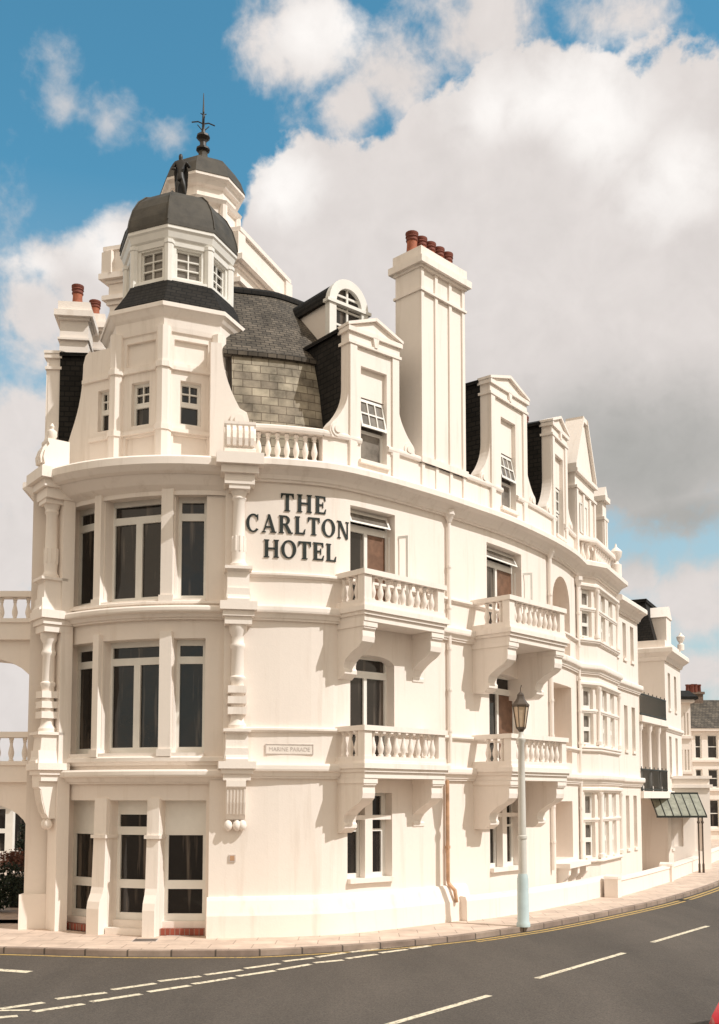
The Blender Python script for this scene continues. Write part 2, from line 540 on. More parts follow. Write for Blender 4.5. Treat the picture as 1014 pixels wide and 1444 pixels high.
class MB:
    def __init__(s):
        s.v, s.f, s.mi, s.uv = [], [], [], []
        s.cur = 0
    def face(s, pts, uvs=None):
        b = len(s.v)
        s.v += [tuple(p) for p in pts]
        s.f.append(tuple(range(b, b + len(pts))))
        s.mi.append(s.cur)
        s.uv += uvs if uvs else [(0, 0)] * len(pts)
    def grid(s, rows, uvs=None, closed=False):
        """rows: lists of points; shared vertices so that shading can be smooth"""
        b = len(s.v)
        m = len(rows[0])
        for r in rows: s.v += [tuple(p) for p in r]
        for i in range(len(rows) - 1):
            for j in range(m if closed else m - 1):
                k = (j + 1) % m
                s.f.append((b + i * m + j, b + i * m + k, b + (i + 1) * m + k, b + (i + 1) * m + j))
                s.mi.append(s.cur)
                s.uv += [uvs[i][j], uvs[i][k], uvs[i + 1][k], uvs[i + 1][j]] if uvs else [(0, 0)] * 4
    def box(s, F, a0, a1, b0, b1, z0, z1, bev=0.0):
        s.prism(F, [(a0, z0), (a1, z0), (a1, z1), (a0, z1)], b0, b1)
    def prism(s, F, poly, b0, b1):
        """polygon in the (a, z) plane pushed from b0 to b1"""
        if b0 > b1: b0, b1 = b1, b0
        ar = sum(poly[i][0] * poly[(i + 1) % len(poly)][1] - poly[(i + 1) % len(poly)][0] * poly[i][1] for i in range(len(poly)))
        if ar < 0: poly = poly[::-1]
        uv = [(a, z) for a, z in poly]
        s.face([F(a, b1, z) for a, z in poly], uv)
        s.face([F(a, b0, z) for a, z in poly[::-1]], uv[::-1])
        n = len(poly)
        for i in range(n):
            (a, z), (c, w) = poly[i], poly[(i + 1) % n]
            s.face([F(a, b1, z), F(a, b0, z), F(c, b0, w), F(c, b1, w)], [(b1, z), (b0, z), (b0, w), (b1, w)])
    def slab(s, F, poly, a0, a1):
        """polygon in the (b, z) plane pushed from a0 to a1 (corbels, steps)"""
        ar = sum(poly[i][0] * poly[(i + 1) % len(poly)][1] - poly[(i + 1) % len(poly)][0] * poly[i][1] for i in range(len(poly)))
        if ar < 0: poly = poly[::-1]
        n = len(poly)
        s.face([F(a0, b, z) for b, z in poly[::-1]], [(b, z) for b, z in poly[::-1]])
        s.face([F(a1, b, z) for b, z in poly], [(b, z) for b, z in poly])
        for i in range(n):
            (b, z), (c, w) = poly[i], poly[(i + 1) % n]
            s.face([F(a1, b, z), F(a0, b, z), F(a0, c, w), F(a1, c, w)], [(a1, z + b), (a0, z + b), (a0, w + c), (a1, w + c)])
    def plan(s, poly, z0, z1):
        """plan polygon pushed from z0 to z1"""
        ar = sum(poly[i][0] * poly[(i + 1) % len(poly)][1] - poly[(i + 1) % len(poly)][0] * poly[i][1] for i in range(len(poly)))
        if ar < 0: poly = poly[::-1]
        n = len(poly)
        s.face([(x, y, z1) for x, y in poly], list(poly))
        s.face([(x, y, z0) for x, y in poly[::-1]], list(poly[::-1]))
        for i in range(n):
            (x, y), (u, w) = poly[i], poly[(i + 1) % n]
            l = math.hypot(u - x, w - y)
            s.face([(x, y, z0), (u, w, z0), (u, w, z1), (x, y, z1)], [(0, z0), (l, z0), (l, z1), (0, z1)])
    def sweep(s, C, s0, s1, prof, closed=True, caps=True, zf=None):
        qs = [s0] + C.breaks(s0, s1) + [s1]
        d = [0.0]
        pr = prof + [prof[0]] if closed else prof
        for i in range(1, len(pr)): d.append(d[-1] + math.hypot(pr[i][0] - pr[i - 1][0], pr[i][1] - pr[i - 1][1]))
        for i in range(len(pr) - 1):
            rows = [[C(q, b, z + (zf(q) if zf else 0)) for q in qs] for b, z in (pr[i], pr[i + 1])]
            uvs = [[(q, dd) for q in qs] for dd in (d[i], d[i + 1])]
            s.grid(rows, uvs)
        if closed and caps:
            s.face([C(s0, b, z + (zf(s0) if zf else 0)) for b, z in prof])
            s.face([C(s1, b, z + (zf(s1) if zf else 0)) for b, z in prof[::-1]])
    def loft(s, A, za, B, zb, n=20):
        fs = [i / n for i in range(n + 1)]
        s.grid([[A(f * A.L, 0, za) for f in fs], [B(f * B.L, 0, zb) for f in fs]])
    def lathe(s, c, prof, n=16, ph=0.0, cap=True):
        rows, uvs = [], []
        d = 0
        for k, (r, z) in enumerate(prof):
            if k: d += math.hypot(r - prof[k - 1][0], z - prof[k - 1][1])
            rows.append([(c[0] + r * math.cos(ph + 2 * math.pi * j / n), c[1] + r * math.sin(ph + 2 * math.pi * j / n), c[2] + z) for j in range(n)])
            uvs.append([(r * 2 * math.pi * j / n, d) for j in range(n)])
        s.grid(rows, uvs, closed=True)
        if cap:
            s.face(rows[0][::-1]); s.face(rows[-1])
    def tube(s, pts, r, n=8, r1=None):
        P = [Vector(p) for p in pts]
        rows = []
        for i, p in enumerate(P):
            t = (P[min(i + 1, len(P) - 1)] - P[max(i - 1, 0)]).normalized()
            x = t.cross(Vector((0.31, 0.17, 0.93)))
            if x.length < 1e-3: x = t.cross(Vector((1, 0, 0)))
            x.normalize()
            y = t.cross(x)
            rr = r if r1 is None else r + (r1 - r) * i / (len(P) - 1)
            rows.append([p + x * rr * math.cos(2 * math.pi * j / n) + y * rr * math.sin(2 * math.pi * j / n) for j in range(n)])
        s.grid(rows, closed=True)
        s.face(rows[0][::-1]); s.face(rows[-1])
    def plate(s, M, a0, a1, z0, z1, holes=(), depth=0.1, b=0.0, extra=()):
        """wall sheet with rectangular or arch-headed holes and their reveals; holes: (a0, a1, z0, z1[, rise[, depth]])"""
        H = [tuple(h) + (0.0, depth)[len(h) - 4:] if len(h) < 6 else tuple(h) for h in holes]
        A = sorted(set([round(x, 5) for x in [a0, a1] + [h[0] for h in H] + [h[1] for h in H] + list(extra) if a0 - 1e-6 <= x <= a1 + 1e-6]))
        Zs = sorted(set([round(x, 5) for x in [z0, z1] + [h[2] for h in H] + [h[3] for h in H] if z0 - 1e-6 <= x <= z1 + 1e-6]))
        for i in range(len(A) - 1):
            for j in range(len(Zs) - 1):
                ca, cz = (A[i] + A[i + 1]) / 2, (Zs[j] + Zs[j + 1]) / 2
                if any(h[0] < ca < h[1] and h[2] < cz < h[3] for h in H): continue
                s.face([M(A[i], b, Zs[j]), M(A[i + 1], b, Zs[j]), M(A[i + 1], b, Zs[j + 1]), M(A[i], b, Zs[j + 1])],
                       [(A[i], Zs[j]), (A[i + 1], Zs[j]), (A[i + 1], Zs[j + 1]), (A[i], Zs[j + 1])])
        for (h0, h1, w0, w1, rise, dp) in H:
            sub = [h0] + [x for x in A if h0 + 1e-4 < x < h1 - 1e-4] + [h1]
            sp = w1 - rise
            s.face([M(h0, b, w0), M(h0, b, sp), M(h0, b - dp, sp), M(h0, b - dp, w0)])
            s.face([M(h1, b, w0), M(h1, b - dp, w0), M(h1, b - dp, sp), M(h1, b, sp)])
            for i in range(len(sub) - 1):
                s.face([M(sub[i], b, w0), M(sub[i], b - dp, w0), M(sub[i + 1], b - dp, w0), M(sub[i + 1], b, w0)])
            if rise <= 0:
                for i in range(len(sub) - 1):
                    s.face([M(sub[i], b, w1), M(sub[i + 1], b, w1), M(sub[i + 1], b - dp, w1), M(sub[i], b - dp, w1)])
            else:
                c, hw = (h0 + h1) / 2, (h1 - h0) / 2
                n = 14
                tt = [c - hw * math.cos(math.pi * k / n) for k in range(n + 1)]
                zz = [sp + rise * math.sqrt(max(0, 1 - ((t - c) / hw) ** 2)) for t in tt]
                for k in range(n):
                    s.face([M(tt[k], b, zz[k]), M(tt[k + 1], b, zz[k + 1]), M(tt[k + 1], b, w1), M(tt[k], b, w1)])
                    s.face([M(tt[k], b, zz[k]), M(tt[k], b - dp, zz[k]), M(tt[k + 1], b - dp, zz[k + 1]), M(tt[k + 1], b, zz[k + 1])])
    def build(s, name, mats, parent=None, smooth=None, flat_z=False):
        me = bpy.data.meshes.new(name)
        me.from_pydata([(x, y, lift(z)) for x, y, z in s.v] if (rooted(parent) and not flat_z) else s.v, [], s.f)
        uvl = me.uv_layers.new(name='UVMap')
        flat = [c for q in s.uv for c in q]
        uvl.data.foreach_set('uv', flat)
        for m in (mats if isinstance(mats, (list, tuple)) else [mats]): me.materials.append(m)
        me.polygons.foreach_set('material_index', s.mi)
        if smooth:
            me.polygons.foreach_set('use_smooth', [True] * len(me.polygons))
            me.set_sharp_from_angle(angle=R(smooth))
        me.update()
        o = bpy.data.objects.new(name, me)
        sc.collection.objects.link(o)
        if parent: o.parent = parent
        return o

def tag(o, label, cat, group=None, kind=None):
    o['label'] = label
    o['category'] = cat
    if group: o['group'] = group
    if kind: o['kind'] = kind
    return o
def thing(name, label, cat, group=None, loc=(0, 0, 0)):
    o = bpy.data.objects.new(name, None)
    o.location = loc
    sc.collection.objects.link(o)
    return tag(o, label, cat, group)
def struct(o):
    o['kind'] = 'structure'
    return o
def dup(o, parent, loc=None):
    c = o.copy()
    sc.collection.objects.link(c)
    c.parent = parent
    if loc is not None: c.location = loc
    return c

# ------------------------------------------------------------------ plan of the hotel
FACADE = catmull([(-2.95, 23.40), (-2.5, 23.46), (-1.6, 23.63), (-0.61, 23.98), (0.55, 24.86), (1.7, 25.92), (2.5, 26.75), (3.9, 28.3), (5.3, 30.2), (6.4, 32.0), (7.15, 33.6)], 4)
BAYP = [(7.95, 34.15), (9.30, 36.85), (9.22, 37.42)]
STRP = [(11.13, 40.8)]
MAIN = Curve([tuple(p) for p in FACADE] + BAYP + STRP)
FC = Curve([tuple(p) for p in FACADE])
TW = Curve(arc3((-7.22, 24.88), (-5.05, 23.66), (-2.96, 23.62), 18))
TCO = Curve(arc3((-7.95, 24.45), (-4.9, 22.98), (-2.80, 23.2), 18))
ROOFC = Curve([tuple(p) for p in catmull([(-5.6, 23.05), (-2.95, 23.38), (-0.3, 24.25), (2.5, 26.75), (5.3, 30.2), (7.15, 33.6), (9.2, 37.4), (11.13, 40.8)], 6)])
SIDE = Curve([(-8.8, 36.0), (-8.0, 24.75)])
S_BAY0 = FC.L
S_BAY1 = MAIN.s[len(FACADE)]
S_BAY2 = MAIN.s[len(FACADE) + 1]
S_BAY3 = MAIN.s[len(FACADE) + 2]
Z_B1, Z_B2, Z_C = 3.55, 7.15, 10.40     # undersides of first belt, second belt and main cornice

ROOTS.add('hotel_building')
hotel = thing('hotel_building', 'large cream stucco corner hotel with domed turret, balconies and Dutch dormers', 'hotel')

# ------------------------------------------------------------------ windows
def window(M, a0, a1, z0, z1, lights, b=-0.28, glass=GLASS, parent=hotel, name='window', sill=True, th=0.06, merged=False, sill_out=0.36):
    """frame plate with glazed holes set back in its opening; M maps (along, out, z)"""
    mb = MB()
    mb.plate(M, a0, a1, z0, z1, lights, th, b)
    if merged:
        mb.cur = 1
        mb.face([M(a0, b - th + .004, z0), M(a1, b - th + .004, z0), M(a1, b - th + .004, z1), M(a0, b - th + .004, z1)])
        return mb.build(name, [FRAME, glass], parent)
    w = mb.build(name, FRAME, parent)
    g = MB()
    g.face([M(a0, b - th + .004, z0), M(a1, b - th + .004, z0), M(a1, b - th + .004, z1), M(a0, b - th + .004, z1)])
    g.build('pane', glass, w)
    if sill:
        q = MB()
        q.plate(lambda a, bb, z: M(a, bb, z), a0, a1, z0 - .09, z0 + .015, (), .1, b + sill_out)
        for zz, fl in ((z0 + .015, 1), (z0 - .09, 0)):
            q.face([M(a0, b + sill_out, zz), M(a1, b + sill_out, zz), M(a1, b - .02, zz), M(a0, b - .02, zz)])
        for aa in (a0, a1):
            q.face([M(aa, b + sill_out, z0 - .09), M(aa, b + sill_out, z0 + .015), M(aa, b - .02, z0 + .015), M(aa, b - .02, z0 - .09)])
        q.build('sill', TRIM, w)
    return w

def french(a0, a1, z0, z1, ztr, f=.07, n=2, mid=.10, low=0.0):
    """lights of a pair of casements under a transom light"""
    L = []
    w = a1 - a0
    cw = (w - 2 * f - (n - 1) * mid) / n
    if ztr: L.append((a0 + f, a1 - f, ztr + .07, z1 - f))
    top = (ztr - .10) if ztr else z1 - f
    for k in range(n):
        x = a0 + f + k * (cw + mid)
        L.append((x, x + cw, z0 + .12 + low, top))
    return L

def chord(C, s0, s1):
    F, w = C.frame(s0, s1)
    return F, w

# ---- main curved wall with its openings
holes = []
wins = []
def opening(C, pxl, pyl, pxr, pyr, z0=None, z1=None, rise=0.0, dp=0.30):
    sa, za = C.W(pxl, pyl)
    sb, zb = C.W(pxr, pyr)
    return [sa, sb, zb if z0 is None else z0, za if z1 is None else z1, rise, dp]
s_l, zt = FC.W(494, 712); s_r = FC.S(557, 760)
h2a = (s_l, s_r, 7.45, zt, 0.0, .30)
s_l, zt1 = FC.W(494, 921); s_r = FC.S(556, 960)
h1a = (s_l, s_r, 3.9, zt1, 0.22, .30)
s_l = FC.S(490, 1180); s_r = FC.S(553, 1180)
h0a = (s_l, s_r, FC.W(500, 1240)[1], FC.W(500, 1118)[1], 0.0, .26)
s_l, zt2 = FC.W(686, 755); s_r = FC.S(735, 790)
h2b = (s_l, s_r, 7.45, zt, 0.0, .30)
s_l = FC.S(690, 990); s_r = FC.S(737, 990)
h1b = (s_l, s_r, 3.9, zt1, 0.22, .30)
s_l = FC.S(691, 1180); s_r = FC.S(735, 1180)
h0b = (s_l, s_r, h0a[2], h0a[3], 0.0, .26)
LD = 1.25
s_l = FC.S(779, 840); s_r = FC.S(803, 840)
l2 = (s_l, s_r, 7.5, FC.W(779, 806)[1], (s_r - s_l) / 2 * .95, LD)
l1 = (FC.S(780, 1010), FC.S(806, 1010), 4.2, FC.W(781, 962)[1], 0.0, LD)
l0 = (FC.S(784, 1180), FC.S(808, 1180), FC.W(784, 1213)[1], FC.W(784, 1130)[1], 0.0, LD)
mb = MB()
mb.plate(MAIN, 0, S_BAY0, 0.0, 10.9, [h2a, h1a, h0a, h2b, h1b, h0b, l2, l1, l0], .3, 0.0, FC.breaks(0, FC.L))
mb.build('wall', WALL, hotel)
for l in (l2, l1, l0):      # recessed loggias: back wall with its shade tinted into the colour
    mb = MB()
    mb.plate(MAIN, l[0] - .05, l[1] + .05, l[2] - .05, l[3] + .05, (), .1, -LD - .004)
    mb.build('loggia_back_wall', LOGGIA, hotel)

def win_in(C, h, lights_fn, b=-.28, glass=GLASS, sill=True):
    F, w = C.frame(h[0], h[1])
    return window(F, 0, w, h[2], h[3] + .02, lights_fn(w, h[2], h[3]), b, glass, sill=sill), F, w
for h in (h2a, h2b):
    w2, F, w = win_in(FC, h, lambda w, a, b: french(0, w, a, b, b - .42), sill=False)
    # one leaf stands open, its curtain shows in the gap
    q = MB()
    q.box(F, w / 2 + .05, w - .08, -.335, -.300, h[2] + .10, h[3] - .53)
    q.build('curtain', GLASSB, w2)
    q = MB()
    Fo = Fr(F(w - .03, -.22, 0), F.n * 1.0 + F.u * .55)
    q.plate(Fo, 0, .52, h[2] + .05, h[3] - .50, [(.06, .46, h[2] + .2, h[3] - .56)], .04, 0)
    q.plate(Fo, 0, .52, h[2] + .05, h[3] - .50, [(.06, .46, h[2] + .2, h[3] - .56)], .001, -.04)
    q.face([Fo(.52, 0, h[2] + .05), Fo(.52, -.04, h[2] + .05), Fo(.52, -.04, h[3] - .5), Fo(.52, 0, h[3] - .5)])
    q.build('open_casement', FRAME, w2)
    q = MB()
    MF = lambda a, b, z: F(a, -.22 + (h[3] - .06 - z) * .5 + b, z)
    q.plate(MF, .07, w - .07, h[3] - .36, h[3] - .06, [(.13, w - .13, h[3] - .31, h[3] - .11)], .04)
    q.plate(MF, .07, w - .07, h[3] - .36, h[3] - .06, [(.13, w - .13, h[3] - .31, h[3] - .11)], .001, -.04)
    q.cur = 1
    q.face([MF(.1, -.02, h[3] - .33), MF(w - .1, -.02, h[3] - .33), MF(w - .1, -.02, h[3] - .09), MF(.1, -.02, h[3] - .09)])
    q.build('open_fanlight', [FRAME, GLASSG], w2)
for h, gl in ((h1a, GLASS), (h1b, GLASS)):
    w1, F, w = win_in(FC, h, lambda w, a, b: french(0, w, a, b, b - .42), glass=gl, sill=False)
    if h is h1b:
        q = MB(); q.box(F, w / 2 + .05, w - .08, -.335, -.300, h[2] + .10, h[3] - .53); q.build('curtain', GLASSB, w1)
for h in (h0a, h0b):
    F, w = FC.frame(h[0], h[1])
    zt_ = h[3] - .62
    m = w / 2
    L = [(.07, m - .2, zt_ + .08, h[3] - .07), (m + .13, w - .14, zt_ + .08, h[3] - .07),
         (.07, m - .2, h[2] + .12, zt_ - .3), (m + .13, w - .14, h[2] + .12, zt_ - .3),
         (.07, m - .2, zt_ - .24, zt_ - .02), (m + .13, w - .14, zt_ - .24, zt_ - .02)]
    w0 = window(F, 0, w, h[2], h[3] + .02, L, -.24, GLASS)
    q = MB()
    q.box(F, m - .14, m + .09, -.22, -.02, h[2], h[3])
    q.box(F, 0.003, w - .003, -.215, -.03, zt_ - .02, zt_ + .09)
    q.build('mullion', TRIM, w0)

# ---- string courses and cornice of the curved front (run on over the bay and the plain end bay)
def prof(out, z0, z1, steps):
    """moulding profile: steps are (fraction of height, fraction of projection) from the bottom"""
    return [(-.03, z0)] + [(out * k, z0 + (z1 - z0) * f) for f, k in steps] + [(-.03, z1)]
belt = [(0, .35), (.14, .35), (.15, .5), (.42, .62), (.5, .95), (.62, 1.0), (.86, 1.0), (1.0, .9)]
thin = [(0, .4), (.3, .55), (.45, 1.0), (.85, 1.0), (1.0, .8)]
corn = [(0, .18), (.10, .2), (.12, .30), (.30, .38), (.52, .66), (.60, .92), (.64, 1.0), (.92, 1.0), (1.0, .92)]
for z in (Z_B1, Z_B2):
    mb = MB()
    mb.sweep(MAIN, .02, MAIN.L, prof(.20, z, z + .34, belt))
    mb.build('string_course', TRIM, hotel, 35)
for z in (4.60, 8.14):
    mb = MB()
    mb.sweep(MAIN, .02, S_BAY3, prof(.09, z, z + .11, thin))
    mb.build('string_course', TRIM, hotel, 35)
mb = MB()
mb.sweep(MAIN, .02, S_BAY3, prof(.42, Z_C - .08, 10.78, corn))
mb.build('cornice', TRIM, hotel, 35)
mb = MB()
mb.sweep(MAIN, S_BAY3 + .02, MAIN.L, prof(.42, 9.95, 10.45, corn))
mb.build('cornice', TRIM, hotel, 35)
# plinth: battered base with rounded top
mb = MB()
S_PL = FC.S(655, 1280)
mb.sweep(FC, .0, S_PL, [(-.03, 0), (.26, 0), (.24, .48), (.21, .55), (.12, .80), (.07, .88), (-.03, .9)])
mb.build('plinth', PLINTH, hotel, 30)

# ---- parapet of the curved front
S_BAL1 = FC.S(455, 625)
S_D1 = (FC.S(491, 580), FC.S(561, 600))
S_CH = (FC.S(593, 600), FC.S(655, 620))
S_D2 = (FC.S(690, 640), FC.S(741, 660))
S_D3 = (FC.S(777, 690), FC.S(798, 700))
gaps = [(S_BAL1, None)] + [((a + b) / 2 - .43, (a + b) / 2 + .43) for a, b in (S_D1, S_D2, S_D3)] + [(FC.L, None)]
run = S_BAL1
for ga_, gb_ in gaps[1:]:
    mb = MB()
    mb.plate(FC, run, ga_, 10.85, 11.52, (), .2, 0.0, FC.breaks(0, FC.L))
    mb.plate(FC, run, ga_, 10.85, 11.52, (), .2, -.26, FC.breaks(0, FC.L))
    mb.sweep(FC, run, ga_, [(-.30, 11.5), (.06, 11.5), (.08, 11.55), (.08, 11.60), (.03, 11.64), (-.30, 11.64)])
    for q in (run, ga_):
        mb.face([FC(q, 0, 10.85), FC(q, -.26, 10.85), FC(q, -.26, 11.52), FC(q, 0, 11.52)])
    mb.build('parapet', TRIM, hotel, 35)
    run = gb_
mb = MB()
mb.sweep(FC, .25, FC.L, [(-.32, 10.7), (.07, 10.7), (.07, 10.84), (.02, 10.90), (-.32, 10.90)])
mb.build('parapet', TRIM, hotel, 35)

BALP = [(.058, 0), (.058, .05), (.040, .06), (.046, .10), (.066, .19), (.070, .25), (.055, .34), (.036, .44), (.033, .52), (.045, .535), (.045, .56), (.036, .57), (.055, .61), (.055, .66)]
def baluster_mesh(h, mat=TRIM):
    mb = MB()
    k = h / .66
    mb.lathe((0, 0, 0), [(r * (.6 + .4 * k) * 1.15, z * k) for r, z in BALP], 10)
    return mb
proto_bal = {}
def put_baluster(parent, x, y, z, h):
    key = round(h, 3)
    if key not in proto_bal:
        o = baluster_mesh(h).build('baluster', TRIM, parent, 40)
        proto_bal[key] = o
        o.location = (x, y, lift(z))
        return o
    return dup(proto_bal[key], parent, (x, y, lift(z)))

mb = MB()
mb.sweep(FC, .3, S_BAL1 + .02, [(-.24, 11.5), (.06, 11.5), (.08, 11.55), (.08, 11.61), (.03, 11.65), (-.24, 11.65)])
bal = mb.build('roof_balustrade', TRIM, hotel, 35)
for k in range(7):
    q = .60 + (S_BAL1 - .78) * k / 6.0
    x, y, _ = FC(q, -.09, 0)
    put_baluster(bal, x, y, 10.9, .60)

# ---- mansard
mb = MB()
mb.sweep(ROOFC, 2.72, ROOFC.L - 5, [(-.72, 10.8), (-.80, 11.6), (-1.02, 12.9), (-1.24, 13.72)], closed=False)
mb.build('lower_roof', STONE, hotel, 30)
mb = MB()
mb.sweep(ROOFC, 2.5, ROOFC.L - 5, [(-1.30, 13.68), (-1.14, 13.70), (-1.13, 13.80), (-1.24, 13.86), (-3.7, 16.40)], closed=False)
mb.build('upper_roof', SLATE, hotel, 30)
mb = MB()
mb.sweep(ROOFC, 1.6, ROOFC.L - 5, [(-3.62, 16.36), (-3.62, 16.46), (-3.72, 16.56), (-6.0, 16.56)], closed=False)
mb.build('roof_ridge', SLATEB, hotel)

# ---- Dutch dormers
def scroll_poly(w, z0, z1, zt_, side):
    """dormer outline: waist, concave sweep and scroll foot on both sides, then shoulders; a measured from the left edge"""
    out = []
    n = 8
    foot = .50
    right = [(w + foot, z0), (w + foot + .06, z0 + .12), (w + foot + .05, z0 + .26), (w + foot - .03, z0 + .36)]
    for k in range(1, n + 1):
        t = k / n
        right.append((w + (foot - .05) * (1 - math.sin(t * math.pi / 2)) ** 1.25, z0 + .36 + (z1 - z0 - .36) * t))
    left = [(w - a, z) for a, z in right]
    return right, left

def dormer(C, s0, s1, win_px=None, zbase=11.5, zt=14.30, apex=.36, depth=1.35, flat=False, cheek=True, sash_open=True, left_scroll=True):
    F, w = C.frame(s0, s1)
    mb = MB()
    right, left = scroll_poly(w, zbase, zbase + 1.35, zt, 1)
    pw = .24
    # front sheet as two flanks and a window column between them
    wa, wb = w / 2 - .42, w / 2 + .42
    z_s, z_h = zbase - .36, zt - .80
    fl = [(wb, zbase - .75)] + [(w + .0, zbase - .75), (w, zbase - .01), right[0]] + right[1:] + [(w, zt), (wb, zt)]
    mb.prism(F, fl, -.28, .02)
    if left_scroll:
        fl2 = [(wa, zbase - .75), (0, zbase - .75), (0, zbase - .01), left[0]] + left[1:] + [(0, zt), (wa, zt)]
    else:
        fl2 = [(wa, zbase - .75), (0, zbase - .75), (0, zt), (wa, zt)]
    mb.prism(F, fl2, -.28, .02)
    mb.box(F, wa, wb, -.28, .018, z_h, zt - .003)
    mb.box(F, wa, wb, -.28, .018, zbase - .75, z_s - .09)
    mb.box(F, wa, wb, -.28, -.10, z_s + 1.55, z_h)          # blind panel over the window
    # pilaster strips, bands, pediment
    for a in (.0, w - pw):
        mb.box(F, a + .012, a + pw - .012, .02, .075, zbase - .7, zt - .36)
    mb.box(F, -.05, w + .05, -.32, .10, zt - .36, zt - .29)
    mb.box(F, -.02, w + .02, .0, .055, zt - .29, zt - .08)
    mb.box(F, -.07, w + .07, -.33, .12, zt - .08, zt + .03)
    mb.prism(F, [(-.04, zt + .03), (w + .04, zt + .03), (w / 2, zt + apex)], -.30, .05)
    ln = math.hypot(w / 2 + .12, apex)
    for sgn in (-1, 1):
        c = w / 2
        mb.prism(F, [(c + sgn * (w / 2 + .09), zt + .031), (c, zt + apex - .01), (c, zt + apex + .07), (c + sgn * (w / 2 + .09), zt + .10)], -.31, .13 + .002 * sgn)
    mb.box(F, -.002, .26, .0, .06, zbase - .06, zbase + .03)
    mb.box(F, w - .26, w + .002, .0, .06, zbase - .06, zbase + .03)
    # volute bosses
    for a, ok in ((w + .36, True), (-.36, left_scroll)):
        if not ok: continue
        c = F(a, 0, zbase + .2)
        for rr, bb in ((.17, .045), (.09, .075)):
            pl = [(a + rr * math.cos(t * math.pi / 8), zbase + .2 + rr * math.sin(t * math.pi / 8)) for t in range(16)]
            mb.prism(F, pl, 0, bb)
    # key ornament
    mb.prism(F, [(w / 2 - .10, zt - .06), (w / 2 + .10, zt - .06), (w / 2 + .04, zt - .30), (w / 2 - .04, zt - .30)], .05, .12)
    d = mb.build('dormer', TRIM, hotel)
    # slate-hung cheeks and roof running back into the mansard
    q = MB()
    q.prism(Fr(F(0, -.28, 0), -F.n), [(0, zbase - .6), (depth, zbase - .6), (depth, zt - .02), (0, zt - .02)], -.03, .10 if False else 0.05)
    q.prism(Fr(F(w, -.28, 0), -F.n), [(0, zbase - .6), (depth, zbase - .6), (depth, zt - .02), (0, zt - .02)], -.05, .03)
    q.build('slate_cheek', SLATEB, d)
    q = MB()
    q.prism(F.moved(0, 0), [(-.12, zt - .04), (w / 2, zt + apex - .05), (w + .12, zt - .04), (w + .12, zt + .05), (w / 2, zt + apex + .05), (-.12, zt + .05)], -depth - .75, -.28)
    q.build('dormer_roof', SLATEB, d)
    # sash window: lower sash fixed, upper sash tipped out
    cw = wb - wa
    m = MB()
    zm = z_s + .78
    m.plate(F, wa, wb, z_s, zm, [(wa + .07, wb - .07, z_s + .09, zm - .07)], .05, -.14)
    nx = 3
    hs = []
    gx = (cw - .12 - .03 * (nx - 1)) / nx
    for i in range(nx):
        for j in range(2):
            a = wa + .06 + i * (gx + .03)
            zz = zm + .09 + j * .31
            hs.append((a, a + gx, zz, zz + .27))
    tilt = .17 if sash_open else 0.0
    M2 = lambda a, b, z: F(a, b - .12 + tilt * (zm + .74 - z) / .74 * 1.0, z)
    m.plate(M2, wa + .01, wb - .01, zm + .02, zm + .74, hs, .04, 0.0)
    m.plate(M2, wa + .01, wb - .01, zm + .02, zm + .74, hs, .001, -.045)
    m.cur = 2
    m.face([F(wa, -.18, z_s), F(wb, -.18, z_s), F(wb, -.18, zm + .78), F(wa, -.18, zm + .78)])
    m.cur = 2
    m.face([M2(wa + .05, -.03, zm + .06), M2(wb - .05, -.03, zm + .06), M2(wb - .05, -.03, zm + .70), M2(wa + .05, -.03, zm + .70)])
    m.build('window', [FRAME, GLASS, GLASSG], d)
    q = MB()
    q.box(F, wa - .06, wb + .06, -.16, .10, z_s - .09, z_s)
    q.build('sill', TRIM, d)
    return d
dormer(FC, S_D1[0], S_D1[1], zt=14.18)
dormer(FC, S_D2[0], S_D2[1], zt=14.42)
dormer(FC, S_D3[0], S_D3[1], zt=14.40, sash_open=False)
sd = SIDE.L - 3.6
dormer(SIDE, sd + .6, sd + 2.3, sash_open=False)

# ---- tall chimney standing on the front wall
def chimney(F, w, dp, z0, z1, ribs, pots, cap=.14, name='chimney', level=False):
    LZ = (lambda z: z) if level else lift
    mb = MB()
    mb.box(F, 0, w, -dp, 0, z0, z1 - .35)
    # raised ribs between the sunk panels
    for a in ribs:
        mb.box(F, a - .055, a + .055, -.01, .05, z0, z1 - .36)
    mb.box(F, -.045, w + .045, -dp - .045, .085, z1 - .98, z1 - .92)
    mb.box(F, -.045, w + .045, -dp - .045, .09, z1 - .40, z1 - .33)
    mb.box(F, -cap, w + cap, -dp - cap, cap + .05, z1 - .33, z1 - .16)
    mb.box(F, -.05, w + .05, -dp - .05, .09, z1 - .16, z1 + .12)
    c = mb.build(name, TRIM, hotel, flat_z=level)
    first = None
    for k, (a, b, h) in enumerate(pots):
        if h not in POT:
            q = MB()
            q.cur = 0
            q.lathe((0, 0, 0), [(.155, 0), (.150, .1), (.135, h * .5), (.138, h * .62)], 14)
            q.cur = 1
            q.lathe((0, 0, 0), [(.15, h * .62), (.165, h * .66), (.15, h * .71), (.15, h * .77), (.175, h * .81), (.155, h * .86), (.175, h * .92), (.175, h), (.12, h), (.12, h * .8)], 14)
            POT[h] = q.build('chimney_pot', [TERRA, TERRAD], c, 40)
            POT[h].location = F(a, b, LZ(z1 + .10))
        else:
            dup(POT[h], c, F(a, b, LZ(z1 + .10)))
    return c
POT = {}
F, w = FC.frame(*S_CH)
chimney(F, w, .85, 10.9, 16.82, [.06, w * .34, w * .66, w - .06], [(.18 + k * (w - .36) / 4, -.42, .62) for k in range(5)])
mb = MB()
for a in (.06, w * .34, w * .66, w - .06):
    mb.box(F, a - .05, a + .05, -.02, .045, 10.86, 11.49)
mb.box(F, -.05, w + .05, -.02, .10, 11.50, 11.66)
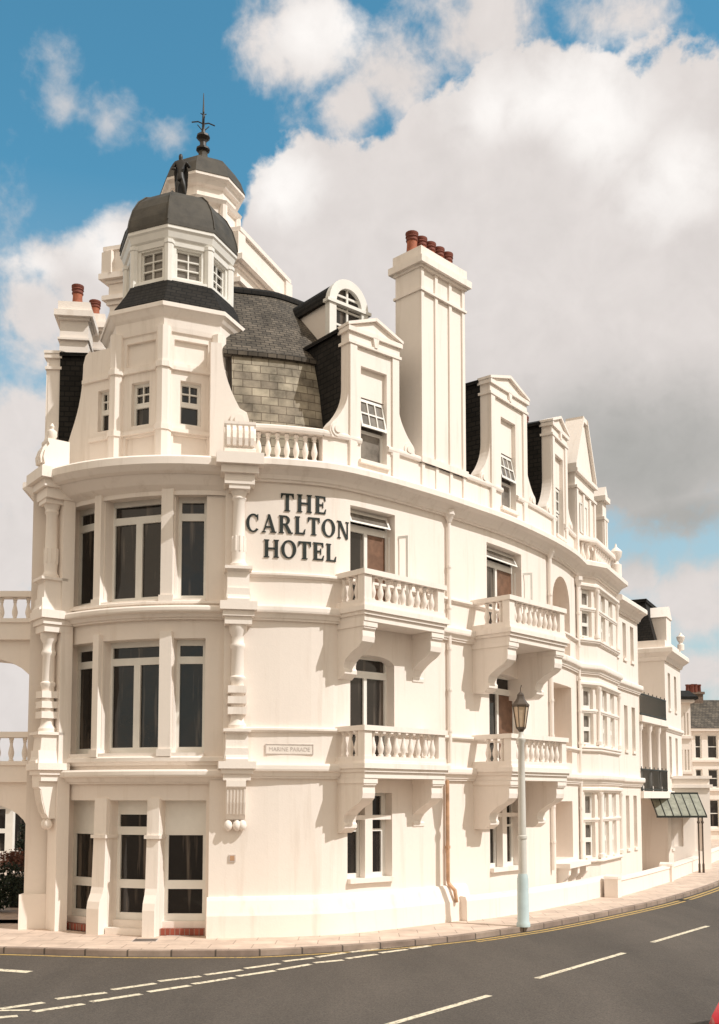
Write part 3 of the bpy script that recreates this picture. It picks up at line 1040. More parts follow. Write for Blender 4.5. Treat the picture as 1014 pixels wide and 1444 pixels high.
mb.build('chimney_pilaster', TRIM, hotel)
# chimney beyond the second dormer (its pot shows over the slates) and the pair left of the turret
pc = at(746, 603, 33.0)
chimney(Fr((pc.x - .5, pc.y), (.9, .4)), .95, .7, 12.5, pc.z - .1, [], [(.25, -.35, .56), (.62, -.35, .56)], level=True)
pc = at(85, 440, 28.0)
chimney(Fr((pc.x, pc.y), (1, .12)), .78, .9, 11.0, 16.92, [], [(.42, -.30, .66)], level=True)
chimney(Fr((pc.x + .36, pc.y + 1.3), (1, .12)), .52, .7, 11.0, 17.2, [], [(.22, -.30, .56)], level=True)

# ---- big gable and pier above the bay
GL = Curve([(6.72, 32.55), (7.15, 33.45), (9.05, 37.0)])
def gable(Cv, s0, s1, zb, ze, za, top):
    F, w = Cv.frame(s0, s1)
    mb = MB()
    mb.box(F, 0, w, -.55, 0, zb, ze)
    c = w / 2
    mb.prism(F, [(0, ze), (w, ze), (c + top, za), (c - top, za)], -.5, -.03)
    mb.box(F, -.08, w + .08, -.62, .12, ze - .12, ze)
    mb.box(F, -.06, w + .06, -.60, .09, ze - .62, ze - .54)
    mb.box(F, c - top - .04, c + top + .04, -.55, .06, za, za + .16)
    for sg in (-1, 1):
        mb.prism(F, [(c + sg * (c + .08), ze), (c + sg * top, za), (c + sg * top, za + .15), (c + sg * (c + .08), ze + .16)], -.56, .09 + .002 * sg)
    for a in (0.0, w * .33, w * .66, w - .2):
        mb.box(F, a + .01, a + .2, .0, .06, zb, ze - .63)
    g = mb.build('gable', TRIM, hotel)
    for a in (w * .33 + .24, w * .2):
        q = MB()
        window(F, a, a + .32, zb + 1.0, zb + 2.0, [(a + .05, a + .27, zb + 1.05, zb + 1.95)], .03, GLASSG, g, merged=True, sill=False)
    return g
gF = at(811, 700, 33.4)
gable(GL, GL.S(811, 700), GL.S(838, 720), 10.8, 13.75, 15.55, .22)
ga, gb = GL.S(850, 740), GL.L - .05
F, w = GL.frame(ga, gb)
mb = MB()
mb.box(F, 0, w, -.6, 0, 10.8, 13.55)
mb.box(F, -.06, w + .06, -.62, .08, 12.9, 13.0)
mb.box(F, -.1, w + .1, -.66, .14, 13.55, 13.72)
mb.prism(F, [(0, 13.72), (w, 13.72), (w * .5, 14.1)], -.6, .08)
mb.box(F, .03, .2, 0, .06, 10.8, 12.9); mb.box(F, w - .2, w - .03, 0, .06, 10.8, 12.9)
mb.build('gable_pier', TRIM, hotel)
# parapet balustrade over the bay
mb = MB()
mb.sweep(MAIN, S_BAY0, S_BAY3 - .05, [(-.22, 11.5), (.07, 11.5), (.08, 11.56), (.07, 11.65), (-.22, 11.65)])
mb.sweep(MAIN, S_BAY0, S_BAY3 - .05, [(-.25, 10.7), (.1, 10.7), (.1, 10.86), (-.25, 10.9)])
mb.build('bay_parapet', TRIM, hotel, 35)
pb = bpy.data.objects['bay_parapet']
for q in [S_BAY0 + .2 + k * .26 for k in range(3)] + [S_BAY1 + .3 + k * .3 for k in range(8)]:
    x, y, _ = MAIN(q, -.08, 0)
    put_baluster(pb, x, y, 10.88, .60)
mb = MB()
x, y, _ = MAIN(S_BAY2 - .1, .05, 0)
mb.lathe((x, y, 10.85), [(.2, 0), (.2, .5), (.1, .55), (.08, .62), (.2, .8), (.23, .95), (.14, 1.05), (.05, 1.12), (.02, 1.25)], 12)
mb.build('urn', TRIM, hotel, 40)

# ---- canted bay, three storeys
def bay_holes(sa, sb, n, fl):
    out = []
    w = (sb - sa - .3) / n
    for k in range(n):
        g = .08 if n == 1 else .26
        out.append((sa + .15 + k * w + g, sa + .15 + (k + 1) * w - g, fl[0], fl[1], 0.0, .18))
    return out
levels = [(1.15, 3.3), (4.85, 6.75), (8.35, 9.95)]
mb = MB()
HB = []
for fl in levels:
    HB += bay_holes(S_BAY0 + .05, S_BAY1, 1, fl) + bay_holes(S_BAY1 + .25, S_BAY2 - .2, 2, fl)
mb.plate(MAIN, S_BAY0, S_BAY3, 0, 10.75, HB, .18, 0.0, [S_BAY1, S_BAY2])
ex = []
for fl in [(1.2, 3.2), (4.9, 6.6), (8.35, 9.7)]:
    for k in range(3):
        ex.append((S_BAY3 + .55 + k * 1.1, S_BAY3 + 1.05 + k * 1.1, fl[0], fl[1], 0.0, .2))
mb.plate(MAIN, S_BAY3, MAIN.L, 0, 10.4, ex, .2)
mb.plate(Fr((11.13, 40.8), (-.87, .48)), 0, 3.0, 0, 10.4)
mb.build('wall', WALL, hotel)
for h in HB:
    F, w = MAIN.frame(h[0], h[1])
    z0, z1 = h[2], h[3]
    hh = z1 - z0
    f = .10
    L = [(f, w - f, z0 + .08, z0 + hh * .24), (f, w - f, z0 + hh * .31, z0 + hh * .50), (f, w - f, z0 + hh * .68, z1 - .14)]
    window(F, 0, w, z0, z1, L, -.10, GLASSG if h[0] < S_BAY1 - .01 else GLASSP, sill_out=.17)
for h in ex:
    F, w = MAIN.frame(h[0], h[1])
    z0, z1 = h[2], h[3]
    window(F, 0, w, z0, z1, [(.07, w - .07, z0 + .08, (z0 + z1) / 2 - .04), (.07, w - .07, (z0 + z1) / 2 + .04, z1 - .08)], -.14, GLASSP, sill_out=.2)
mb = MB()          # architraves and colonnettes of the bay
for z0, z1 in levels:
    for q in (S_BAY0 + .06, S_BAY1, S_BAY2 - .02):
        x, y, _ = MAIN(q, .03, 0)
        mb.lathe((x, y, z0), [(.10, 0), (.10, .12), (.07, .16), (.062, z1 - z0 - .16), (.10, z1 - z0 - .1), (.10, z1 - z0)], 10)
    mb.sweep(MAIN, S_BAY0, S_BAY3, prof(.12, z1 - .02, z1 + .16, thin))
    mb.sweep(MAIN, S_BAY0, S_BAY3, prof(.12, z0 - .16, z0 - .05, thin))
    zm_ = z0 + (z1 - z0) * .57
    mb.sweep(MAIN, S_BAY0, S_BAY3, prof(.05, zm_ - .04, zm_ + .08, thin))
mb.build('bay_moulding', TRIM, hotel, 35)

# ---- balconies
def balcony(W0, u, width, proj, zf, zr):
    F = Fr(W0, u)
    mb = MB()
    # floor slab with moulded edge (three sides), rail and corner piers
    for k, (o, z0, z1) in enumerate([(.0, zf - .34, zf - .20), (.05, zf - .20, zf - .12), (.10, zf - .12, zf + .0), (.055, zf + .0, zf + .05)]):
        mb.box(F, -o, width + o, -.9, proj + o, z0, z1)
    b = mb.build('balcony', TRIM, hotel)
    q = MB()
    q.box(F, -.02, width + .02, proj - .20, proj + .02, zf + .05, zf + .16)
    q.box(F, -.015, .185, -.5, proj - .20, zf + .05, zf + .158)
    q.box(F, width - .185, width + .015, -.5, proj - .20, zf + .05, zf + .158)
    q.box(F, -.05, width + .05, proj - .235, proj + .05, zr - .12, zr)
    q.box(F, -.045, .22, -.5, proj - .235, zr - .12, zr - .003)
    q.box(F, width - .22, width + .045, -.5, proj - .235, zr - .12, zr - .003)
    for a in (0.0, width - .24):
        q.box(F, a, a + .24, proj - .22, proj, zf + .155, zr - .115)
    q.build('balcony_rail', TRIM, b)
    h = zr - zf - .28
    n = 9
    for k in range(n):
        x, y, _ = F(.24 + (width - .48) * (k + .5) / n, proj - .10, 0)
        put_baluster(b, x, y, zf + .16, h)
    for side in (.09, width - .09):
        for k in range(3):
            x, y, _ = F(side, proj - .22 - .22 * (k + .5), 0)
            put_baluster(b, x, y, zf + .16, h)
    # scrolled corbels
    for a in (.02, width - .42):
        c = MB()
        zt = zf - .34
        pr = [(-.7, zt), (proj - .04, zt), (proj - .04, zt - .16), (proj - .09, zt - .19), (proj - .08, zt - .34), (proj - .10, zt - .46), (proj - .17, zt - .53)]
        for k in range(1, 8):
            t = k / 7
            pr.append((proj - .17 - (proj - .43) * t, zt - .53 - .33 * (t ** .75) + .05 * math.sin(math.pi * t)))
        pr += [(.235, zt - .95), (.235, zt - 1.02), (.275, zt - 1.07), (.27, zt - 1.15), (.20, zt - 1.20), (.10, zt - 1.27), (-.7, zt - 1.28)]
        c.slab(F, pr, a, a + .40)
        c.box(F, a - .03, a + .43, -.3, proj - .02, zt - .12, zt - .003)
        c.build('corbel', TRIM, b, 30)
    return b
U1 = (math.cos(R(44.5)), math.sin(R(44.5)))
U2 = (math.cos(R(48)), math.sin(R(48)))
for zf, zr in ((3.90, 4.76), (7.48, 8.32)):
    balcony((-.55, 24.06), U1, 2.80, .95, zf, zr)
    balcony((3.20, 27.12), U2, 2.75, .95, zf, zr)
# small ledge on brackets under the ground-floor loggia
F, w = FC.frame(FC.S(786, 1215), FC.S(814, 1215))
zl = FC.W(790, 1217)[1]
mb = MB()
mb.box(F, -.1, w + .1, -.1, .42, zl - .14, zl)
for a in (.0, w * .5 - .12, w - .24):
    mb.slab(F, [(-.05, zl - .14), (.36, zl - .14), (.34, zl - .35), (.18, zl - .55), (.10, zl - .95), (-.05, zl - 1.0)], a, a + .24)
mb.build('bracketed_ledge', TRIM, hotel)

# ---- drainpipes
def pipe(C, px, py0, py1, mat, r=.05, foot=True, lean=0):
    s_, zt = C.W(px, py0)
    _, zb = C.W(px + lean, py1)
    mb = MB()
    P = [C(s_, .09, zt), C(s_, .09, zb + .25)]
    if foot: P += [C(s_ + .02, .10, zb + .16), C(s_ + .06, .26, zb), C(s_ + .08, .30, zb - .3)]
    mb.tube(P, r, 8)
    if zt > 10:
        x, y, _ = C(s_, .1, 0)
        mb.lathe((x, y, zt - .28), [(.06, 0), (.13, .16), (.15, .18), (.15, .3)], 8)
    for k in range(1, int(zt - zb)):
        x, y, _ = C(s_, .09, 0)
        mb.lathe((x, y, zb + k * 1.05), [(r + .018, 0), (r + .018, .07)], 8)
    return mb.build('drainpipe', mat, hotel, 40)
pipe(FC, 629, 722, 1090, TRIM, foot=False)
pipe(FC, 627, 1100, 1255, RUST)
pipe(FC, 771, 775, 1240, TRIM, .06, False)
pipe(MAIN, 811, 815, 1235, TRIM, .05, False)
S_P = S_BAY3 + .22
mb = MB()
mb.tube([MAIN(S_P, .1, 10.0), MAIN(S_P, .1, .4)], .06, 8)
mb.build('drainpipe', RUST, hotel, 40)

# ---- tower front between the two columned piers
tw_holes, tw = [], []
def t_open(pxl, pxr, py0, py1, dp=.34, ref=None):
    sa, sb = TW.S(pxl, (py0 + py1) / 2), TW.S(pxr, (py0 + py1) / 2)
    zc = ref or ((pxl + pxr) / 2)
    return (sa, sb, TW.W(zc, py1)[1], TW.W(zc, py0)[1], 0.0, dp)
T2 = [t_open(97, 137, 697, 852, ref=190), t_open(148, 228, 697, 852, ref=190), t_open(247, 291, 697, 852, ref=190)]
T1 = [t_open(94, 134, 907, 1066, ref=190), t_open(144, 225, 907, 1066, ref=190), t_open(244, 289, 907, 1066, ref=190)]
T0 = [t_open(86, 135, 1120, 1300, ref=190), t_open(153, 208, 1120, 1300, ref=190), t_open(226, 290, 1120, 1300, ref=190)]
T2 = [h[:2] + (7.62, 10.06) + h[4:] for h in T2]
T1 = [h[:2] + (4.12, 6.75) + h[4:] for h in T1]
T0 = [h[:2] + (0.0, 3.05) + (0.0, .40) for h in T0]
mb = MB()
mb.plate(TW, 0, TW.L, 0, 10.8, T2 + T1 + T0, .3, 0.0, TW.breaks(0, TW.L))
mb.build('wall', WALL, hotel)
for hs, zt_ in ((T2, .45), (T1, .45)):
    for i, h in enumerate(hs):
        F, w = TW.frame(h[0], h[1])
        n = 2 if i == 1 else 1
        window(F, 0, w, h[2], h[3] + .02, french(0, w, h[2], h[3] - .03, h[3] - zt_, f=.10, n=n, mid=.17, low=.04), -.28, GLASS, sill_out=.40)
# ground floor: glazed doors
for i, h in enumerate(T0):
    F, w = TW.frame(h[0], h[1])
    f = .12
    zb = .30
    L = [(f, w - f, zb + .16, zb + .72), (f, w - f, zb + .92, zb + 1.95)]
    if i == 1: L.append((f - .03, w - f + .03, zb + 2.14, zb + 2.42))
    d = window(F, 0, w, zb, h[3] + .02, L, -.32, GLASS, name='door' if i == 1 else 'window', sill=False)
    q = MB()
    if i == 1:
        q.box(F, w - f + .02, w - f + .05, -.315, -.26, zb + .95, zb + 1.2)
        q.build('handle', IRON, d)
    q = MB()
    q.box(F, .004, w - .004, -.5, .10 if i == 1 else -.02, .002, .15)
    q.build('step', PLINTH if i == 1 else BRICKR, hotel)
    q = MB()
    q.box(F, .006, w - .006, -.5, -.2, .15, .298)
    q.build('door_step', PLINTH, hotel)
# piers between openings, flared at their feet like buttresses
for (hl, hr) in ((T0[0], T0[1]), (T0[1], T0[2])):
    F, w = TW.frame(hl[1], hr[0])
    mb = MB()
    mb.slab(F, [(-.45, 0), (.30, 0), (.30, .58), (.27, .74), (.18, .92), (.14, 1.06), (.10, 2.2), (.08, 3.1), (-.45, 3.1)], .01, w - .01)
    mb.box(F, -.03, w + .03, -.3, .16, 2.18, 2.26)
    mb.build('pier', TRIM, hotel, 30)
for hs, z0, z1 in ((T2, 7.60, 10.15), (T1, 4.1, 6.9)):
    for (hl, hr) in ((hs[0], hs[1]), (hs[1], hs[2])):
        F, w = TW.frame(hl[1], hr[0])
        mb = MB()
        mb.box(F, .02, w - .02, -.2, .13, z0, z1)
        mb.box(F, -.01, w + .01, -.2, .17, z0 - .05, z0 + .12)
        mb.build('pier', TRIM, hotel)
for o_, z0, z1, pf in ((.34, Z_B1 - .12, Z_B1 + .20, belt), (.34, Z_B2 + .02, Z_B2 + .30, belt), (.16, 3.85, 4.05, thin), (.18, 7.47, 7.58, thin)):
    mb = MB()
    mb.sweep(TW, 0, TW.L, prof(o_, z0, z1, pf))
    mb.build('string_course', TRIM, hotel, 35)
mb = MB()
inner = Curve([TW(f / 20 * TW.L, .06, 0)[:2] for f in range(21)])
mb.loft(inner, 10.02, inner, 10.12)
TC1 = Curve([tuple(Vector(inner(f / 20 * inner.L, 0, 0)[:2]).lerp(Vector(TCO(f / 20 * TCO.L, -.28, 0)[:2]), .55)) for f in range(21)])
mb.loft(inner, 10.12, TC1, 10.22)
TC2 = Curve([TCO(f / 20 * TCO.L, -.22, 0)[:2] for f in range(21)])
mb.loft(TC1, 10.22, TC2, 10.44)
mb.sweep(TCO, 0, TCO.L, [(-.22, 10.42), (-.12, 10.46), (-.02, 10.56), (.0, 10.58), (.0, 10.74), (-.06, 10.79), (-2.4, 10.80)], closed=False)
mb.build('tower_cornice', TRIM, hotel, 35)

# columned piers either side of the tower
def columned_pier(o, u, left=False):
    F = Fr(o, u)
    mb = MB()
    ax, ay, _ = F(0, .12, 0)
    # backing strip of wall
    mb.box(F, -.30, .30, -.35 if left else -1.0, -.06, 0.0 if left else 3.4, 10.5)
    # corbel with flutes and scroll drops
    mb.slab(F, [(-.1, 3.5), (.36, 3.5), (.36, 3.36), (.30, 3.30), (.24, 3.0), (.16, 2.72), (.10, 2.62), (-.1, 2.62)], -.24, .20)
    for k in range(6):
        a = -.22 + k * .075
        mb.slab(F, [(.1, 3.30), (.32, 3.30), (.27, 3.0), (.19, 2.74), (.1, 2.74)], a, a + .035)
    for a in ((-.10, .10) if left else (-.18, .02, .14)):
        x, y, _ = F(a, .08, 0)
        mb.lathe((x, y, 2.36), [(.02, 0), (.08, .05), (.10, .12), (.08, .20), (.03, .25)], 14)
    def pedestal(z0, z1):
        mb.slab(F, [(-.2, z0), (.46, z0), (.46, z0 + .05), (.42, z0 + .09), (.36, z0 + .26), (.33, z1 - .13), (.39, z1 - .08), (.39, z1), (-.2, z1)], -.26, .24)
        mb.box(F, -.32, .30, -.2, .44, z1 - .075, z1 - .01)
        mb.prism(F, [(-.30, z0), (-.26, z0 + .3), (.24, z0 + .3), (.28, z0)], -.2, .40)
    def block(z0, z1, o):
        h = z1 - z0
        mb.box(F, -.26 - o * .3, .26 + o * .3, -.3, .30 + o * .3, z0, z0 + h * .35)
        mb.box(F, -.26 - o * .6, .26 + o * .6, -.3, .30 + o * .6, z0 + h * .35, z0 + h * .62)
        mb.box(F, -.26 - o, .26 + o, -.3, .30 + o, z0 + h * .62, z1)
    block(3.5, 3.92, .16)
    pedestal(3.92, 4.66)
    prof1 = [(.20, 4.66), (.21, 4.74), (.17, 4.80), (.15, 4.86), (.15, 5.72), (.18, 5.76), (.18, 5.82), (.145, 5.86), (.140, 6.45), (.17, 6.50), (.17, 6.56), (.14, 6.60), (.14, 6.75), (.20, 6.86), (.21, 7.0)]
    mb.lathe((ax, ay, 0), prof1, 16)
    for z in (4.98, 5.22, 5.46):
        mb.box(F, -.22, .20, -.1, .33, z, z + .16)
    block(7.0, 7.5, .16)
    pedestal(7.5, 8.30)
    prof2 = [(.20, 8.30), (.205, 8.37), (.165, 8.42), (.155, 8.48), (.165, 8.66), (.165, 8.95), (.145, 9.05), (.132, 9.80), (.17, 9.86), (.15, 9.92), (.20, 10.04)]
    mb.lathe((ax, ay, 0), prof2, 16)
    for k in range(10):
        t = 2 * math.pi * k / 10
        x, y = ax + .158 * math.cos(t), ay + .158 * math.sin(t)
        mb.lathe((x, y, 8.66), [(.022, 0), (.022, .34)], 6)
    mb.box(F, -.24, .24, -.3, .36, 10.04, 10.14)
    block(10.14, 10.80, .28)
    # leafy scroll block on top
    mb.slab(F, [(-.2, 10.80), (.46, 10.80), (.46, 10.90), (.40, 10.94), (.44, 11.10), (.40, 11.28), (.30, 11.42), (.34, 11.50), (.34, 11.56), (-.2, 11.56)], -.22 if left else -.36, .22 if left else .36)
    for k in range(3 if left else 5):
        a = (-.19 if left else -.31) + k * .135
        mb.slab(F, [(.3, 10.94), (.48, 10.98), (.50, 11.14), (.44, 11.32), (.34, 11.46), (.3, 11.46)], a, a + .085)
    if left:
        x, y, _ = F(-.02, .16, 0)
        mb.lathe((x, y, 11.5), [(.14, 0), (.10, .06), (.06, .10), (.13, .20), (.12, .30), (.04, .36), (.06, .42), (.02, .5)], 10)
    return mb.build('columned_pier', TRIM, hotel, 38)
columned_pier((-2.80, 23.40), (.985, .17))
columned_pier((-7.35, 24.52), (.6, -.8), True)
# left flank: pier wall at the corner, side wall running back
mb = MB()
mb.plan([(-8.0, 24.75), (-7.28, 25.02), (-7.2, 25.4), (-8.05, 25.6)], 0, 10.45)
mb.plan([(-8.08, 24.64), (-7.20, 24.90), (-7.16, 25.3), (-8.12, 25.6)], 0, .82)
mb.plate(SIDE, 0, SIDE.L - .5, 0, 10.9)
mb.sweep(SIDE, 0, SIDE.L - .3, prof(.35, 10.3, 10.78, corn))
mb.build('wall', WALL, hotel)
mb = MB()
mb.sweep(SIDE, 0, SIDE.L - 1.0, [(-.6, 10.8), (-1.15, 13.72), (-3.0, 15.6)], closed=False)
mb.build('lower_roof', SLATEB, hotel)
# right return of the corner: the ground-floor wall runs on under the column
FCN = Fr((-3.40, 23.345), (.45, .055))
mb = MB()
mb.plan([(-2.96, 23.40), (-2.7, 23.5), (-2.7, 24.3), (-3.02, 24.2)], 3.4, 10.6)
mb.slab(FCN, [(-.5, 0), (.0, 0), (.0, 3.5), (-.5, 3.5)], .0, .4533)
mb.build('wall', WALL, hotel)
mb = MB()
mb.slab(FCN, [(-.5, 0), (.26, 0), (.24, .48), (.21, .55), (.12, .80), (.07, .88), (-.5, .9)], -.03, .4533)
mb.build('plinth', PLINTH, hotel, 30)

# ---- attic stage of the turret: octagon with its vertex to the front
TC_ = Vector((-4.75, 26.0))
def octa(r, k, z=0):
    a = -math.pi / 2 + k * math.pi / 4
    return (TC_.x + r * math.cos(a), TC_.y + r * math.sin(a))
def ring(mb, pr, c=None, n=8):
    mb.lathe((TC_.x if c is None else c[0], TC_.y if c is None else c[1], 0), pr, n, -math.pi / 2)
RA = 1.75
mb = MB()
attic_w = []
for k in (-1, 0):
    A, B = octa(RA, k), octa(RA, k + 1)
    F = Fr(A, (B[0] - A[0], B[1] - A[1]))
    w = math.hypot(B[0] - A[0], B[1] - A[1])
    a0, a1 = w / 2 - .26, w / 2 + .26
    mb.plate(F, 0, w, 10.75, 14.3, [(a0, a1, 11.98, 13.02, 0, .2), (.25, w - .25, 10.85, 11.72, 0, .09), (.25, w - .25, 13.42, 13.98, 0, .09)], .1)
    mb.face([F(.2, -.09, 10.8), F(w - .2, -.09, 10.8), F(w - .2, -.09, 11.75), F(.2, -.09, 11.75)])
    mb.face([F(.2, -.09, 13.4), F(w - .2, -.09, 13.4), F(w - .2, -.09, 14.0), F(.2, -.09, 14.0)])
    attic_w.append((F, a0, a1))
    for zz in (11.76, 13.24):
        mb.box(F, 0, w, -.1, .07, zz, zz + .09)
for k in (1, 2, 3, 4, 5, 6):
    A, B = octa(RA, k), octa(RA, k + 1)
    F = Fr(A, (B[0] - A[0], B[1] - A[1]))
    w = math.hypot(B[0] - A[0], B[1] - A[1])
    mb.plate(F, 0, w, 10.75, 14.3)
# left flank wall, wider than the octagon face, with its own window
V1 = octa(RA, -1)
FL = Fr((-6.98, 25.26), (V1[0] + 6.98, V1[1] - 25.26))
wl = math.hypot(V1[0] + 6.98, V1[1] - 25.26)
zc0, zc1 = 12.0, 13.0
a0, a1 = wl - .62, wl - .22
mb.plate(FL, .25, wl, 10.75, 14.0, [(a0, a1, zc0, zc1, 0, .2)], .2)
mb.box(FL, .25, wl, -.1, .07, 11.76, 11.85)
mb.box(FL, .0, wl, -.1, .06, 13.24, 13.33)
attic_w.append((FL, a0, a1))
# angle pilasters
for k in (-1, 0, 1):
    x, y = octa(RA + .03, k)
    for z0, z1, r in ((10.78, 11.74, .20), (11.86, 13.22, .185), (13.34, 14.2, .18)):
        mb.lathe((x, y, 0), [(r, z0), (r, z1)], 8, -math.pi / 2)
    mb.lathe((x, y, 0), [(.23, 11.74), (.23, 11.87)], 8, -math.pi / 2)
    mb.lathe((x, y, 0), [(.23, 13.22), (.23, 13.35)], 8, -math.pi / 2)
# scrolled shoulders left and right
def shoulder(F, w0, pts, th=.3):
    mb.prism(F, pts, -th, 0.0)
lp = [(.30, 10.75), (-.42, 10.75), (-.46, 11.9), (-.40, 12.05)]
for k in range(9):
    t = k / 8
    lp.append((-.36 + .62 * (1 - (1 - t) ** 2.2) * .55, 12.15 + 1.6 * t))
lp += [(-.02, 13.75), (.05, 13.95), (.18, 14.05), (.30, 13.95)]
mb.prism(FL, lp, -.3, -.006)
V2 = octa(RA, 1)
FR = Fr((-3.50, 24.16), (1.0, .2))
rp = [(-.1, 10.75), (.62, 10.75), (.66, 11.75), (.80, 11.85), (.84, 12.02), (.78, 12.22), (.62, 12.30)]
for k in range(9):
    t = k / 8
    rp.append((.16 + .44 * (1 - t) ** 2.0, 12.32 + 1.5 * t))
rp += [(-.1, 13.82)]
mb.prism(FR, rp, -.55, 0.0)
for rr, bb in ((.22, .05), (.12, .09)):
    mb.prism(FR, [(.60 + rr * math.cos(t * math.pi / 8), 12.02 + rr * math.sin(t * math.pi / 8)) for t in range(16)], 0, bb)
ring(mb, [(1.72, 14.12), (1.80, 14.14), (1.82, 14.24), (1.84, 14.44), (1.90, 14.50), (1.98, 14.62), (2.02, 14.64), (2.02, 14.74), (1.7, 14.82)])
turret = mb.build('turret', TRIM, hotel)
for F, a0, a1 in attic_w:
    gx = (a1 - a0 - .14 - .03) / 2
    L = [(a0 + .05, a1 - .05, 12.04 if F is not FL else 12.06, 12.44)]
    for i in range(2):
        for j in range(2):
            a = a0 + .07 + i * (gx + .03)
            L.append((a, a + gx, 12.56 + j * .21, 12.56 + j * .21 + .18))
    window(F, a0, a1, 11.98, 13.03, L, -.13, GLASS, turret, merged=True, sill=False)
mb = MB()
ring(mb, [(1.88, 14.78), (1.88, 14.84), (1.76, 15.0), (1.58, 15.26), (1.42, 15.54)])
mb.build('skirt_roof', SLATEB, turret)
mb = MB()
RL = 1.33
for k in range(8):
    A, B = octa(RL, k), octa(RL, k + 1)
    F = Fr(A, (B[0] - A[0], B[1] - A[1]))
    w = math.hypot(B[0] - A[0], B[1] - A[1])
    a0, a1 = w / 2 - .32, w / 2 + .32
    mb.plate(F, 0, w, 15.45, 16.6, [(a0, a1, 15.66, 16.36, 0, .12)], .12)
    x, y = octa(RL, k)
    mb.lathe((x, y, 0), [(.12, 15.5), (.12, 16.4), (.14, 16.42), (.14, 16.5)], 8, -math.pi / 2)
ring(mb, [(1.26, 16.38), (1.37, 16.40), (1.39, 16.52), (1.44, 16.56), (1.49, 16.70), (1.53, 16.74), (1.53, 16.84), (1.2, 16.89)])
ring(mb, [(1.33, 15.48), (1.43, 15.5), (1.43, 15.58), (1.33, 15.62)])
lantern = mb.build('lantern', FRAME, turret)
for k in range(-3, 3):
    A, B = octa(RL, k), octa(RL, k + 1)
    F = Fr(A, (B[0] - A[0], B[1] - A[1]))
    w = math.hypot(B[0] - A[0], B[1] - A[1])
    a0, a1 = w / 2 - .32, w / 2 + .32
    L = []
    for i in range(2):
        for j in range(3):
            L.append((a0 + .04 + i * .295, a0 + .04 + i * .295 + .265, 15.70 + j * .215, 15.70 + j * .215 + .185))
    window(F, a0, a1, 15.66, 16.37, L, -.07, GLASSG if k in (-1, 0) else GLASS, turret, merged=True, sill=False, name='lantern_window')
mb = MB()
ring(mb, [(1.55, 16.82), (1.54, 16.92), (1.50, 17.12), (1.40, 17.42), (1.24, 17.68), (1.02, 17.88), (.7, 18.0), (.3, 18.05), (.1, 18.06)])
for k in range(8):     # lead rolls on the hips
    P = []
    for r, z in [(1.55, 16.92), (1.51, 17.12), (1.41, 17.42), (1.25, 17.69), (1.03, 17.89), (.7, 18.01), (.2, 18.07)]:
        x, y = octa(r, k)
        P.append((x, y, z))
    mb.tube(P, .016, 6)
mb.build('dome', LEAD, turret)

# ---- rear block with second domed lantern
RB = [(-8.6, 34.2), (-4.1, 33.0), (-2.75, 36.3), (-7.2, 37.5)]
def inflate(p, d):
    c = Vector((sum(q[0] for q in p) / len(p), sum(q[1] for q in p) / len(p)))
    return [tuple(Vector(q) + (Vector(q) - c).normalized() * d) for q in p]
mb = MB()
mb.plan(RB, 0, 20.00)
mb.plan(inflate(RB, .12), 20.00, 20.15)
mb.plan(inflate(RB, .28), 20.15, 20.31)
mb.plan(inflate(RB, .04), 20.31, 20.75)
mb.plan(inflate(RB, .16), 20.75, 20.87)
mb.plan(inflate(RB, .40), 20.87, 21.07)
mb.plan(inflate(RB, .14), 21.07, 21.90)
mb.plan(inflate(RB, .26), 21.90, 22.05)
for q in RB:
    mb.lathe((q[0], q[1], 0), [(.30, 21.05), (.30, 21.85)], 4, .3)
rear = mb.build('rear_block', TRIM, hotel, flat_z=True)
rear['level_heights'] = True
RC = Vector((-5.42, 34.0))
mb = MB()
ring(mb, [(1.32, 21.95), (1.32, 22.40), (1.18, 22.45), (1.18, 22.90), (1.3, 22.95), (1.38, 23.07), (1.2, 23.13), (1.15, 23.15), (1.15, 23.50), (1.28, 23.55), (1.34, 23.67), (1.46, 23.75), (1.46, 23.87), (1.1, 23.93)], RC)
for k in range(8):
    a = -math.pi / 2 + k * math.pi / 4
    mb.lathe((RC.x + 1.2 * math.cos(a), RC.y + 1.2 * math.sin(a), 0), [(.13, 22.40), (.13, 22.95)], 8)
mb.build('rear_lantern', TRIM, rear)
mb = MB()
ring(mb, [(1.48, 23.85), (1.44, 23.95), (1.32, 24.27), (1.12, 24.57), (.82, 24.77), (.5, 24.87), (.26, 25.01), (.16, 25.25), (.15, 25.45)], RC)
mb.build('rear_dome', LEAD, rear)
mb = MB()
mb.lathe((RC.x, RC.y, 25.40), [(.15, 0), (.24, .06), (.24, .12), (.12, .2), (.11, .34), (.14, .42), (.24, .52), (.22, .6), (.08, .68), (.05, .9), (.045, 1.2), (.03, 1.6), (.012, 2.15)], 10)
for t in range(4):
    a = t * math.pi / 2 + .25
    mb.tube([(RC.x, RC.y, 26.43), (RC.x + .18 * math.cos(a), RC.y + .18 * math.sin(a), 26.49), (RC.x + .40 * math.cos(a), RC.y + .40 * math.sin(a), 26.43)], .022, 6)
    mb.tube([(RC.x, RC.y, 26.15), (RC.x + .2 * math.cos(a), RC.y + .2 * math.sin(a), 26.37)], .016, 6)
    mb.tube([(RC.x, RC.y, 26.75), (RC.x + .1 * math.cos(a), RC.y + .1 * math.sin(a), 26.81)], .016, 6)
mb.build('finial', BRONZE, rear)

